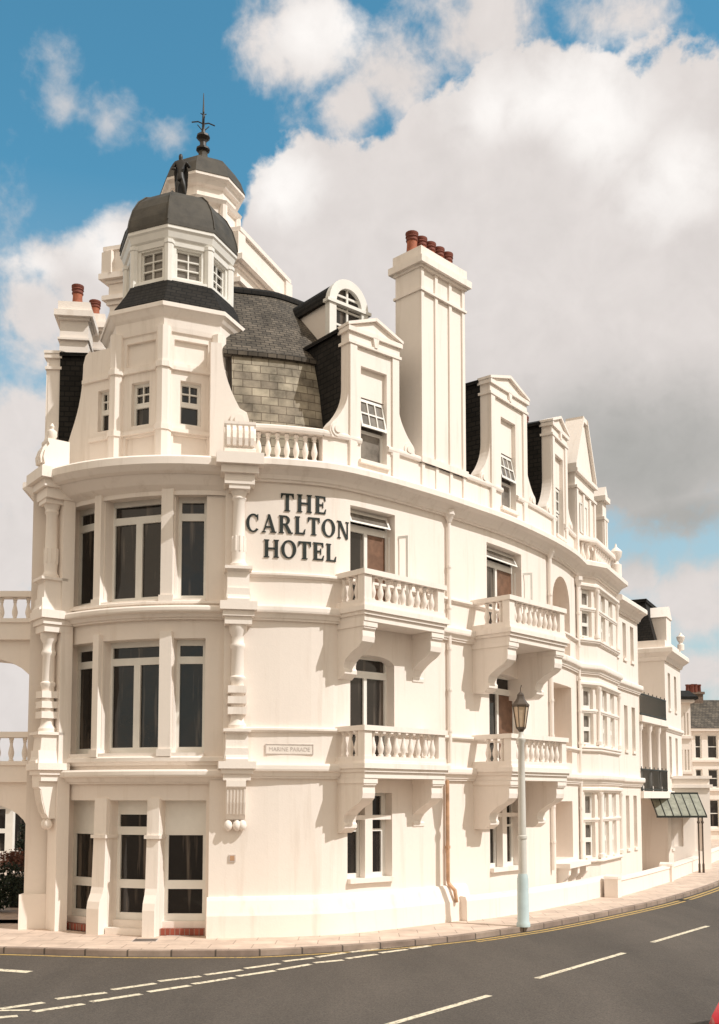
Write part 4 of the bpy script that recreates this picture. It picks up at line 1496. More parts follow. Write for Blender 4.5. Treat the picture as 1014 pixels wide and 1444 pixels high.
# ---- round-headed dormer on the upper slope
F, w = ROOFC.frame(ROOFC.S(470, 470, -1.6), ROOFC.S(509, 475, -1.6))
F = F.moved(0, -1.6)
w = 1.12
zb, zs, rr = 13.9, 15.62, w / 2
mb = MB()
def archpts(a0, a1, zb, zs, n=14):
    c, h = (a0 + a1) / 2, (a1 - a0) / 2
    return [(a0, zb), (a1, zb)] + [(c + h * math.cos(math.pi * k / n), zs + h * math.sin(math.pi * k / n)) for k in range(n + 1)]
mb.prism(F, archpts(.02, w - .02, zb, zs), -1.9, -.06)
d = mb.build('arched_dormer', LOGGIA if False else WALL, hotel)
q = MB()
q.plate(F, 0, w, zb, zs + rr, [(.14, w - .14, zb + .3, zs + rr - .14, rr - .14, .1)], .1, .001)
outer, innr = [], []
for k in range(19):
    t = math.pi * k / 18
    outer.append((w / 2 + (rr + .10) * math.cos(t), zs + (rr + .10) * math.sin(t)))
    innr.append((w / 2 + (rr - .13) * math.cos(t), zs + (rr - .13) * math.sin(t)))
q = MB()
for k in range(18):
    q.prism(F, [outer[k], outer[k + 1], innr[k + 1], innr[k]], -.1, .08)
for a in (-.10, w - .13):
    q.box(F, a, a + .23, -.1, .078, zb, zs)
q.box(F, -.18, w + .18, -.1, .12, zs - .06, zs + .02)
q.build('arch_surround', FRAME, d)
q = MB()
q.cur = 1
q.prism(F, archpts(.1, w - .1, zb, zs), -.07, -.04)
q.cur = 0
q.box(F, w / 2 - .03, w / 2 + .03, -.04, .0, zb, zs + rr - .12)
for z in (zs - .55, zs - .15, zs + .2):
    q.box(F, .12, w - .12, -.04, -.004, z, z + .05)
q.build('window', [FRAME, GLASS], d)
q = MB()
o2 = [(w / 2 + (rr + .09) * math.cos(math.pi * k / 12), zs + (rr + .09) * math.sin(math.pi * k / 12)) for k in range(13)]
o1 = [(w / 2 + (rr + .0) * math.cos(math.pi * k / 12), zs + (rr + .0) * math.sin(math.pi * k / 12)) for k in range(13)]
for k in range(12):
    q.prism(F, [o2[k], o2[k + 1], o1[k + 1], o1[k]], -2.6, -.1)
q.build('dormer_roof', SLATEB, d)

# ---- two-storey open arcade on the left flank
AY = 25.85
FA = Fr((-13.2, AY), (1, 0))
aw = 13.2 - 7.95
mb = MB()
c0 = at(-14, 900, AY).x + 13.2
cw_ = at(60, 900, AY).x + 13.2
span = (cw_ - c0)
spring, rise = 5.45, 1.15
bays = [(c0 - span, c0 + span)]
hA = [(c0 - span, min(c0 + span, aw - .02), 4.75, spring + rise, rise, .4), (c0 - span, min(c0 + span - .25, aw - .3), 0.0, 2.98, .75, .4)]
mb.plate(FA, 0, aw, 0, 3.98, [hA[1]], .4)
mb.plate(FA, 0, aw, 4.74, 7.55, [(hA[0][0], hA[0][1], 4.75, hA[0][3], rise, .4)], .4)
mb.plate(FA, 0, aw, 0, 3.98, [hA[1]], .001, -.4)
mb.plate(FA, 0, aw, 4.74, 7.55, [(hA[0][0], hA[0][1], 4.75, hA[0][3], rise, .4)], .001, -.4)
for z in (3.5, 7.05):
    mb.box(FA, 0, aw, -.5, .16, z, z + .42)
    mb.box(FA, 0, aw, -.45, .22, z + .42, z + .52)
for z in (4.62, 8.14):
    mb.box(FA, 0, aw, -.34, .06, z, z + .14)
mb.box(FA, 0, aw, -1.5, -.5, 3.55, 3.9)
arc = mb.build('arcade', TRIM, hotel)
for z, h in ((4.02, .60), (7.57, .57)):
    for k in range(15):
        x = -8.12 - k * .34
        put_baluster(arc, x, AY + .12, z, h)

# ------------------------------------------------------------------ lettering
def letter_polys(ch):
    """bold roman capitals of unit height; returns (width, list of polygons)"""
    S, T, sf, sh = .22, .085, .065, .05
    def stem(x): return [[(x, 0), (x + S, 0), (x + S, 1), (x, 1)],
                         [(x - sf, 0), (x + S + sf, 0), (x + S + sf, sh), (x - sf, sh)], [(x - sf, 1 - sh), (x + S + sf, 1 - sh), (x + S + sf, 1), (x - sf, 1)]]
    def ringp(cx, cy, rx, ry, t0, t1, tx=.215, ty=.075, n=22):
        out = []
        for k in range(n):
            a, b = R(t0 + (t1 - t0) * k / n), R(t0 + (t1 - t0) * (k + 1) / n)
            out.append([(cx + rx * math.cos(a), cy + ry * math.sin(a)), (cx + rx * math.cos(b), cy + ry * math.sin(b)),
                        (cx + (rx - tx) * math.cos(b), cy + (ry - ty) * math.sin(b)), (cx + (rx - tx) * math.cos(a), cy + (ry - ty) * math.sin(a))])
        return out
    if ch == 'T':
        return .84, [[(.31, 0), (.53, 0), (.53, 1), (.31, 1)], [(.23, 0), (.61, 0), (.61, sh), (.23, sh)], [(0, 1 - T), (.84, 1 - T), (.84, 1), (0, 1)],
                     [(0, 1), (.0, .72), (.05, .72), (.14, 1 - T)], [(.84, 1), (.84, .72), (.79, .72), (.70, 1 - T)]]
    if ch == 'H':
        return .98, stem(.065) + stem(.695) + [[(.28, .46), (.70, .46), (.70, .55), (.28, .55)]]
    if ch == 'E':
        return .78, stem(.065) + [[(.28, 0), (.72, 0), (.72, T), (.28, T)], [(.28, 1 - T), (.70, 1 - T), (.70, 1), (.28, 1)], [(.28, .46), (.56, .46), (.56, .545), (.28, .545)],
                                  [(.70, 0), (.76, .28), (.71, .28), (.60, T)], [(.70, 1), (.72, .74), (.67, .74), (.58, 1 - T)], [(.51, .33), (.56, .33), (.56, .67), (.51, .67)]]
    if ch == 'L':
        return .74, stem(.065) + [[(.28, 0), (.70, 0), (.70, T), (.28, T)], [(.68, 0), (.73, .30), (.68, .30), (.56, T)]]
    if ch == 'C':
        return .90, ringp(.48, .5, .48, .52, 48, 318) + [[(.76, 1), (.82, 1), (.82, .66), (.77, .66), (.70, .86)]]
    if ch == 'O':
        return 1.0, ringp(.5, .5, .5, .52, 0, 360, n=30)
    if ch == 'A':
        return 1.0, [[(.08, 0), (.17, 0), (.53, .98), (.45, 1.02)], [(.40, 1.02), (.56, 1.02), (.93, 0), (.68, 0)], [(.24, .27), (.72, .27), (.70, .35), (.27, .35)],
                     [(0, 0), (.28, 0), (.28, sh), (0, sh)], [(.58, 0), (1.0, 0), (1.0, sh), (.58, sh)]]
    if ch == 'R':
        return .95, stem(.065) + ringp(.40, .735, .36, .265, -90, 90, .20, .075, 14) + [[(.28, 1 - .075), (.41, 1 - .075), (.41, 1), (.28, 1)], [(.28, .47), (.41, .47), (.41, .545), (.28, .545)],
                                 [(.36, .48), (.58, .50), (.90, 0), (.64, 0)], [(.62, 0), (.97, 0), (.97, sh), (.62, sh)]]
    if ch == 'N':
        return 1.0, [[(.12, 0), (.205, 0), (.205, 1), (.12, 1)], [(.80, 0), (.885, 0), (.885, 1), (.80, 1)], [(.08, 1), (.30, 1), (.885, 0), (.72, -.02)],
                     [(.03, 0), (.30, 0), (.30, sh), (.03, sh)], [(.70, 1 - sh), (.98, 1 - sh), (.98, 1), (.70, 1)], [(.0, 1 - sh), (.2, 1 - sh), (.2, 1), (.0, 1)]]
ROOTS.update(('hotel_sign', 'street_name_plate', 'wall_plaque'))
sign = thing('hotel_sign', 'dark raised serif lettering reading THE CARLTON HOTEL on the cream wall', 'sign', loc=(0, 0, 0))
def word(txt, s0, s1, z, h, gap=.20):
    ws = [letter_polys(c)[0] for c in txt]
    tot = sum(ws) + gap * (len(txt) - 1)
    k = (s1 - s0) / tot
    q = s0
    for c, wd in zip(txt, ws):
        F, ww = FC.frame(q, q + wd * k)
        mb = MB()
        for i, pl in enumerate(letter_polys(c)[1]):
            mb.prism(F, [(a * k, z + b * h) for a, b in pl], .006, .026 + .0006 * (i % 7))
        mb.build('letter', LETTER, sign)
        q += (wd + gap) * k
for txt, pa, pb_, py, g in (('THE', 396, 460, 720, .22), ('CARLTON', 347, 492, 750, .16), ('HOTEL', 372, 474, 792, .14)):
    s0, s1 = FC.S(pa, py), FC.S(pb_, py)
    z = {'THE': 9.68, 'CARLTON': 9.17, 'HOTEL': 8.60}[txt]
    word(txt, s0, s1, z, .405, g)

def text_mesh(txt, size, name, mat, parent, M):
    cu = bpy.data.curves.new('lettering', 'FONT')
    cu.body = txt
    cu.size = size
    cu.align_x = 'CENTER'
    cu.extrude = .002
    o = bpy.data.objects.new('lettering', cu)
    sc.collection.objects.link(o)
    dg = bpy.context.evaluated_depsgraph_get()
    me = bpy.data.meshes.new_from_object(o.evaluated_get(dg))
    bpy.data.objects.remove(o)
    for v in me.vertices:
        q = M(v.co.x, v.co.z, v.co.y)
        v.co = Vector((q[0], q[1], lift(q[2])))
    me.materials.clear()
    me.materials.append(mat)
    ob = bpy.data.objects.new(name, me)
    sc.collection.objects.link(ob)
    ob.parent = parent
    return ob
plate = thing('street_name_plate', 'pale plate reading MARINE PARADE in faded grey, between two string courses of the wall', 'street sign')
sa, za = FC.W(375, 1050); sb, zb_ = FC.W(441, 1063)
F, w = FC.frame(sa, sb)
zc = (za + zb_) / 2
mb = MB()
mb.box(F, 0, w, .0, .02, zc - .11, zc + .11)
mb.build('plate_face', PLATEW, plate)
mb = MB()
for a0, a1, z0, z1 in ((0, w, zc + .10, zc + .118), (0, w, zc - .118, zc - .10), (-.012, .006, zc - .118, zc + .118), (w - .006, w + .012, zc - .118, zc + .118)):
    mb.box(F, a0, a1, .001, .03 if a1 - a0 > .1 else .029, z0, z1)
mb.build('plate_border', PLATEG, plate)
text_mesh('MARINE PARADE', .13, 'plate_lettering', PLATEG, plate, lambda a, b, z: F(w / 2 + a * .98, .023 + b, zc - .045 + z))
pq = thing('wall_plaque', 'small brown square plaque on the cream wall at eye level right of the brick step', 'plaque')
sq, zq = FC.W(327, 1210)
F, w = FC.frame(sq - .07, sq + .07)
mb = MB()
mb.box(F, 0, .15, 0, .03, zq - .08, zq + .08)
mb.build('backing', PLATEG, pq)
mb = MB()
mb.box(F, .025, .125, .03, .036, zq - .055, zq + .055)
mb.build('panel', RUST, pq)

# ------------------------------------------------------------------ bronze figure on the turret
def person_statue(base, h):
    me = bpy.data.meshes.new('statue')
    J = {'pel': (0, 0, .50, .085), 'wst': (0, 0, .60, .072), 'cho': (0, 0, .73, .095), 'nec': (0, 0, .83, .040), 'hea': (0, -.01, .90, .062), 'top': (0, 0, .985, .035),
         'sl': (-.12, 0, .78, .048), 'el': (-.215, -.02, .64, .036), 'hl': (-.10, -.10, .60, .032),
         'sr': (.12, 0, .78, .048), 'er': (.225, -.03, .66, .036), 'hr': (.15, -.15, .72, .032),
         'kl': (-.075, -.02, .27, .055), 'fl': (-.085, .01, .04, .036), 'tl': (-.09, -.09, .02, .03),
         'kr': (.085, -.05, .27, .055), 'fr': (.11, .02, .04, .036), 'tr': (.13, -.08, .02, .03)}
    E = [('pel', 'wst'), ('wst', 'cho'), ('cho', 'nec'), ('nec', 'hea'), ('hea', 'top'), ('cho', 'sl'), ('sl', 'el'), ('el', 'hl'), ('cho', 'sr'), ('sr', 'er'), ('er', 'hr'),
         ('pel', 'kl'), ('kl', 'fl'), ('fl', 'tl'), ('pel', 'kr'), ('kr', 'fr'), ('fr', 'tr')]
    ks = list(J)
    me.from_pydata([tuple(c * h for c in J[k][:3]) for k in ks], [(ks.index(a), ks.index(b)) for a, b in E], [])
    o = bpy.data.objects.new('statue', me)
    sc.collection.objects.link(o)
    m = o.modifiers.new('skin', 'SKIN')
    for i, k in enumerate(ks):
        me.skin_vertices[0].data[i].radius = (J[k][3] * h, J[k][3] * h)
    me.skin_vertices[0].data[0].use_root = True
    o.modifiers.new('sub', 'SUBSURF').levels = 2
    dg = bpy.context.evaluated_depsgraph_get()
    m2 = bpy.data.meshes.new_from_object(o.evaluated_get(dg))
    bpy.data.objects.remove(o)
    m2.materials.append(BRONZE)
    for p in m2.polygons: p.use_smooth = True
    return m2
st = thing('statue', 'small dark bronze standing figure with bent arms on top of the front dome', 'statue', loc=(TC_.x + .02, TC_.y, lift(18.0)))
ob = bpy.data.objects.new('figure', person_statue(None, 1.12))
sc.collection.objects.link(ob)
ob.parent = st
ob.location = (0, 0, .30)
ob.scale = (1.0, 1.0, 1.12)
mb = MB()
mb.lathe((0, 0, 0), [(.24, 0), (.22, .06), (.16, .12), (.15, .31)], 10)
mb.build('pedestal', BRONZE, st)
mb = MB()      # cloak falling behind the figure
mb.grid([[(-.10, .02, .86), (0, .06, .87), (.10, .02, .86)], [(-.17, .07, .62), (0, .12, .62), (.17, .07, .62)], [(-.15, .10, .34), (0, .14, .34), (.15, .10, .34)], [(-.12, .10, .16), (0, .13, .16), (.12, .10, .16)]])
mb.grid([[(.10, .04, .86), (0, .08, .87), (-.10, .04, .86)], [(.17, .10, .62), (0, .15, .62), (-.17, .10, .62)], [(.15, .13, .34), (0, .17, .34), (-.15, .13, .34)], [(.12, .13, .16), (0, .16, .16), (-.12, .13, .16)]])
ck = mb.build('cloak', BRONZE, st, 60)
ck.location = (0, 0, .27)
ck.scale = (1.1, 1.0, 1.28)

# ------------------------------------------------------------------ ground
GZ = -0.12
mb = MB()
mb.face([(-900, -300, GZ), (900, -300, GZ), (900, 3000, GZ), (-900, 3000, GZ)])
struct(mb.build('road', ROAD))
KP = catmull([(-30, 25.5), (-16, 22.6), (-11, 21.9), (-7.65, 21.75), (-5.86, 21.45), (-4.6, 21.3), (-3.07, 21.3), (-1.9, 21.42), (.15, 22.25), (2.07, 23.45), (3.5, 24.75), (4.7, 26.0), (6.9, 28.7), (9.9, 32.8), (13.6, 39.0), (17.6, 47), (23, 58), (34, 80), (60, 130)], 5)
KC = Curve([tuple(p) for p in KP])
mb = MB()
mb.face([(p.x, p.y, 0) for p in KP] + [(60, 600, 0), (-30, 600, 0)])
struct(mb.build('pavement', PAVE))
mb = MB()
mb.sweep(KC, 0, KC.L, [(-.13, -.2), (.012, -.2), (.008, -.01), (-.005, .004), (-.13, .004)], caps=False)
struct(mb.build('kerb', KERB))
mb = MB()
ks0 = KC.S(-60, 1339)
mb.sweep(KC, 0, KC.L, [(.14, GZ + .004), (.24, GZ + .004)], closed=False)
sdy = KC.S(655, 1318)
mb.sweep(KC, sdy, KC.L, [(.34, GZ + .004), (.43, GZ + .004)], closed=False)
struct(mb.build('yellow_lines', YELLOW))

def gp(px, py):
    d = ray(px, py)
    t = (GZ - CZ) / d.z
    return Vector((d.x * t, d.y * t))
def dash(mb, a, b, wd, z=GZ + .005):
    d = (b - a).normalized()
    n = Vector((d.y, -d.x)) * wd / 2
    mb.face([(*(a + n), z), (*(b + n), z), (*(b - n), z), (*(a - n), z)][::-1])
mb = MB()
for a, b in (((545, 1446), (690, 1404)), ((757, 1380), (880, 1344)), ((920, 1329), (998, 1306))):
    dash(mb, gp(*a), gp(*b), .13)
c0_, c1_ = gp(545, 1446), gp(690, 1404)
dd = (c1_ - c0_)
dash(mb, c0_ - dd * 1.5, c0_ - dd * .5, .13)
p0, p1 = gp(920, 1329), gp(998, 1306)
for k in range(1, 9):
    q = p1 + (p1 - p0).normalized() * (6.2 * k - 4.1)
    dash(mb, q, q + Vector((.47, .88)) * 4.2, .13)
struct(mb.build('centre_dashes', WHITEL))
mb = MB()
up = [((0, 1423), (62, 1414)), ((79, 1409), (150, 1400)), ((158, 1396), (219, 1387)), ((224, 1384), (283, 1377)), ((289, 1375), (341, 1368)), ((346, 1366), (394, 1359)), ((400, 1356), (442, 1351)), ((447, 1350), (486, 1344)), ((494, 1343), (532, 1338)), ((538, 1337), (570, 1334))]
lo = [((47, 1427), (118, 1416)), ((128, 1413), (199, 1402)), ((209, 1399), (268, 1390)), ((272, 1388), (330, 1379)), ((335, 1377), (388, 1369)), ((392, 1368), (438, 1360)), ((443, 1358), (484, 1354)), ((489, 1352), (531, 1346)), ((536, 1344), (574, 1339)), ((578, 1338), (606, 1334))]
for a, b in up + lo: dash(mb, gp(*a), gp(*b), .15)
dash(mb, gp(-60, 1440), gp(25, 1433), .15)
dash(mb, gp(-60, 1426), gp(42, 1425), .10, GZ + .006)
struct(mb.build('give_way_dashes', WHITEL))
mb = MB()
dash(mb, gp(-120, 1360), gp(42, 1371), .22)
struct(mb.build('stop_bar', WHITEL))
for (px, py, w_, h_, lb) in ((205, 1326, .55, .45, 'dark rectangular iron cover set in the pavement before the tower door'), (252, 1318, .5, .4, 'dark rectangular iron cover in the pavement near the right end of the brick step')):
    d = ray(px, py); t = (0 - CZ) / d.z
    F = Fr((d.x * t, d.y * t), (1, .05))
    cv = thing('manhole_cover', lb, 'manhole cover', 'iron covers in the pavement')
    mb = MB(); mb.box(F, -w_ / 2, w_ / 2, -h_ / 2, h_ / 2, -.02, .006); mb.build('cover_frame', PLATEG, cv)
    mb = MB(); mb.box(F, -w_ / 2 + .03, w_ / 2 - .03, -h_ / 2 + .03, h_ / 2 - .03, -.02, .010); mb.build('lid', COVER, cv)

q = KC.S(949, 1268)
F, w = KC.frame(q, q + .5)
cv = thing('drain_grate', 'small dark iron drain grate in the gutter by the kerb right of the gate gap', 'drain')
mb = MB()
mb.box(F, 0, .5, .02, .44, GZ - .03, GZ + .010)
mb.build('grate_frame', COVER, cv)
mb = MB()
for k in range(6): mb.box(F, .06 + k * .07, .09 + k * .07, .06, .40, GZ, GZ + .016)
mb.build('grate_bars', IRON, cv)
# ------------------------------------------------------------------ street lamp
lp = (3.97, 25.22, 0)
LS = .86
lamp = thing('street_lamp', 'tall pale street lamp with lantern top standing at the kerb before the second balcony', 'street lamp', loc=lp)
mb = MB()
mb.lathe((0, 0, 0), [(.17, 0), (.17, .08), (.145, .12), (.14, 1.15), (.125, 1.22), (.115, 1.27)], 14)
mb.build('base', LAMPB, lamp, 40)
mb = MB()
mb.lathe((0, 0, 0), [(.105, 1.25), (.100, 2.1), (.118, 2.12), (.118, 2.18), (.096, 2.2), (.085, 3.6), (.075, 4.45), (.11, 4.5), (.11, 4.56), (.07, 4.6), (.06, 4.72)], 12)
mb.build('post', LAMPG, lamp, 40)
mb = MB()
mb.lathe((0, 0, 0), [(.05, 4.70), (.10, 4.78), (.135, 4.80), (.135, 4.84), (.10, 4.85)], 6)
mb.lathe((0, 0, 0), [(.225, 5.34), (.25, 5.36), (.25, 5.40), (.20, 5.44), (.12, 5.54), (.10, 5.60), (.10, 5.64), (.06, 5.68), (.02, 5.72)], 6)
for k in range(6):
    a = k * math.pi / 3
    mb.tube([(.13 * math.cos(a), .13 * math.sin(a), 4.82), (.225 * math.cos(a), .225 * math.sin(a), 5.36)], .014, 5)
mb.tube([(.0, .0, 5.68), (.0, 0, 5.80), (.03, 0, 5.88)], .014, 6)
mb.v = [(x * LS, y * LS, z) for x, y, z in mb.v]
ln = mb.build('lantern', LAMPD, lamp)
mb = MB()
mb.lathe((0, 0, 0), [(.12 * LS, 4.83), (.21 * LS, 5.36)], 6)
mb.build('pane', LAMPGL, ln)

# ------------------------------------------------------------------ garden walls along the pavement
def ground_at(px, py):
    d = ray(px, py); t = (0 - CZ) / d.z
    return (d.x * t, d.y * t)
g1 = Curve([ground_at(659, 1299), ground_at(700, 1294), ground_at(760, 1284), ground_at(815, 1273), ground_at(860, 1262)])
g2 = Curve([ground_at(868, 1266), ground_at(905, 1256), ground_at(946, 1243), ground_at(985, 1227), ground_at(1010, 1214), (26.0, 68.0)])
mb = MB()
mb.sweep(g1, 0, g1.L, [(-.24, 0), (.0, 0), (-.01, .50), (-.05, .60), (-.24, .62)])
tag(mb.build('garden_wall', PLINTH), 'low cream wall between the lamp and the gate gap along the front of the hotel', 'wall')
gw = thing('garden_wall', 'low cream garden wall with end pier running beyond the gate gap past the glass porch', 'wall')
mb = MB()
mb.sweep(g2, .36, g2.L, [(-.24, 0), (.0, 0), (-.01, .46), (.03, .50), (.02, .56), (-.26, .58)])
mb.build('wall_run', PLINTH, gw)
for q in (0.0, g2.S(947, 1243) - .3):
    F, w = g2.frame(q, q + .36)
    mb = MB()
    mb.box(F, 0, w, -.35, .08, 0, .58)
    mb.prism(F, [(-.03, .58), (w + .03, .58), (w, .65), (w / 2, .71), (0, .65)], -.37, .10)
    mb.build('gate_pier', PLINTH, gw)

# ------------------------------------------------------------------ neighbouring wing with verandah
wing = thing('terrace_house', 'cream house with iron verandah and slate mansard joined to the hotel far end', 'house')
Cn = Vector((13.2, 44.2)); hu = Vector((.454, .891)).normalized(); hn = Vector((hu.y, -hu.x))
FW = Fr(Cn, hu)
FS = Fr(Cn - hn * 2.4, hn)
mb = MB()
wh = [(.7, 1.25, z0, z1, 0, .15) for z0, z1 in ((4.1, 5.8), (7.0, 8.6))] + [(2.2, 2.75, z0, z1, 0, .15) for z0, z1 in ((4.1, 5.8), (7.0, 8.6))] + [(.7, 1.25, .9, 2.8, 0, .15)]
mb.plate(FW, 0, 3.85, 0, 9.3, wh, .15)
mb.plate(FS, 0, 2.4, 0, 9.3)
mb.plate(Fr(FW(3.85, 0, 0), -hn), 0, 4, 0, 9.3)
FB = Fr((11.13 - hn.x * 1.5, 40.8 - hn.y * 1.5), hu)
vb = [(.35 + k * 1.25, 1.05 + k * 1.25, z0, z1, 0, .12) for k in range(3) for z0, z1 in ((.3, 2.5), (3.5, 5.6), (6.4, 8.6))]
mb.plate(FB, 0, 4.4, 0, 9.3, vb, .12)
mb.build('wall', WALL, wing)
cc = [(0, .2), (.3, .35), (.5, .8), (.6, 1), (.9, 1), (1, .9)]
WC = Curve([FS(0, 0, 0)[:2], tuple(Cn), FW(3.85, 0, 0)[:2]])
for nm, pf in (('cornice', prof(.42, 9.05, 9.6, cc)), ('parapet', [(-.3, 9.55), (.05, 9.55), (.05, 9.95), (-.3, 9.95)]), ('string_course', prof(.12, 6.0, 6.2, thin)), ('string_course', prof(.12, 3.2, 3.4, thin))):
    mb = MB()
    mb.sweep(WC, 0, WC.L, pf)
    mb.build(nm, TRIM, wing, 35)
for h in wh:
    window(FW, h[0], h[1], h[2], h[3], [(h[0] + .06, h[1] - .06, h[2] + .07, (h[2] + h[3]) / 2 - .03), (h[0] + .06, h[1] - .06, (h[2] + h[3]) / 2 + .03, h[3] - .07)], -.1, GLASSG, wing, sill_out=.16)
for h in vb:
    window(FB, h[0], h[1], h[2], h[3], [(h[0] + .08, h[1] - .08, h[2] + .4, h[3] - .08)], -.08, GLASSG, wing, sill=False)
FV = Fr((11.13, 40.8), (Cn.x - 11.13, Cn.y - 40.8))
wv = math.hypot(Cn.x - 11.13, Cn.y - 40.8)
mb = MB()
mb.box(FV, 0, wv - .02, -1.45, .12, 6.15, 6.4)
mb.box(FV, 0, wv - .02, -1.45, .12, 3.1, 3.38)
mb.build('verandah_floor', TRIM, wing)
for k in range(3):
    x, y, _ = FV(.35 + k * 1.35, -.1, 0)
    mb = MB()
    mb.lathe((x, y, 3.38), [(.14, 0), (.14, .2), (.10, .25), (.09, 2.4), (.14, 2.5), (.14, 2.77)], 10)
    mb.build('column', TRIM, wing, 40)
for z in (6.4, 3.38):
    mb = MB()
    mb.box(FV, .02, wv - .05, .0, .05, z + .85, z + .90)
    mb.box(FV, .02, wv - .05, .0, .05, z + .06, z + .10)
    for k in range(26):
        a = .06 + k * (wv - .15) / 25
        mb.box(FV, a, a + .028, .01, .04, z + .0, z + (.98 if k % 4 == 0 else .86))
    mb.build('iron_railing', IRON, wing)
mb = MB()
P = [FS(-2.5, 0, 0), FS(2.2, 0, 0), FW(3.7, -.3, 0), FW(3.7, -5, 0), FS(-2.5, 0, 0)]
fo = [Vector(FW(.05, -4.6, 0)[:2]), Vector(FW(.05, -.4, 0)[:2]), Vector(FW(3.8, -.4, 0)[:2]), Vector(FW(3.8, -4.6, 0)[:2])]
cen = sum(fo, Vector((0, 0))) / 4
inn = [p.lerp(cen, .22) for p in fo]
for i in range(4):
    a, b, c, d = fo[i], fo[(i + 1) % 4], inn[(i + 1) % 4], inn[i]
    l = (b - a).length
    mb.face([(*a, 9.9), (*b, 9.9), (*c, 11.75), (*d, 11.75)], [(0, 0), (l, 0), (l * .8, 2.2), (l * .2, 2.2)])
mb.plan([tuple(p) for p in inflate([tuple(q) for q in inn], .1)], 11.75, 11.9)
mb.build('roof', SLATEB, wing)
mb = MB()
mb.box(FW, .9, 2.0, -1.2, -.05, 9.9, 11.1)
mb.prism(FW, [(.8, 11.1), (2.1, 11.1), (1.45, 11.65)], -1.3, 0)
mb.build('dormer', TRIM, wing)
mb = MB()
x, y, _ = FW(3.6, .1, 0)
mb.lathe((x, y, 9.95), [(.16, 0), (.16, .25), (.07, .32), (.18, .5), (.2, .62), (.08, .72), (.02, .82)], 10)
mb.build('urn', TRIM, wing, 40)
# single-storey entrance block beyond, with a parapet
FP = Fr(at(938, 1105, 45.2)[:2], (1, .02))
pw_ = at(1001, 1105, 45.2).x - FP.o.x
mb = MB()
mb.plate(FP, 0, pw_, 0, 3.95, [(.35, .75, 1.0, 2.5, 0, .1), (1.25, 1.6, .8, 2.6, 0, .1)], .1)
mb.face([FP(.3, -.1, .7), FP(1.7, -.1, .7), FP(1.7, -.1, 2.6), FP(.3, -.1, 2.6)])
mb.plate(Fr(FP(pw_, 0, 0), (-.02, 1)), 0, 3, 0, 3.95)
mb.box(FP, -.1, pw_ + .1, -3, .12, 3.55, 3.7)
mb.box(FP, -.08, pw_ + .08, -3, .1, 3.95, 4.08)
mb.build('entrance_block', TRIM, wing)

# glass porch canopy
can = thing('glass_canopy', 'sloping green glass porch canopy on thin dark posts at the far house', 'canopy')
pA, pB = at(926, 1150, 43.2), at(990, 1150, 43.2)
FG = Fr((pA.x, 43.2), (1, 0))
wg = at(997, 1150, 43.2).x - pA.x
zr, ze = at(930, 1119, 44.3).z, pA.z
mb = MB()
mb.slab(FG, [(0, ze), (-1.1, zr), (-1.1, zr - .03), (0, ze - .03)], .06, wg - .02)
mb.slab(FG, [(-2.2, ze), (-1.1, zr), (-1.1, zr - .03), (-2.2, ze - .03)], .06, wg - .02)
mb.build('glass_roof', COPGL, can)
mb = MB()
for k in range(7):
    a = .02 + (wg - .04) * k / 6
    mb.slab(FG, [(.02, ze + .02), (-1.1, zr + .02), (-1.1, zr - .05), (.02, ze - .05)], a - .014, a + .014)
mb.box(FG, 0, wg, -.03, .03, ze - .09, ze - .01)
mb.box(FG, 0, wg, -1.13, -1.07, zr - .04, zr + .05)
mb.slab(FG, [(.02, ze - .06), (-1.1, zr - .06), (-2.22, ze - .06)], wg - .03, wg)
mb.build('frame', IRON, can)
for px, py, yy in ((986, 1203, 43.25), (992, 1217, 43.25)):
    b_ = at(px, py, yy)
    mb = MB()
    mb.lathe((b_.x, b_.y, 0), [(.05, .0), (.05, .35), (.032, .4), (.03, ze - .35), (.07, ze - .28), (.03, ze - .2), (.03, ze - .03)], 8)
    mb.build('post', LAMPD, can, 40)

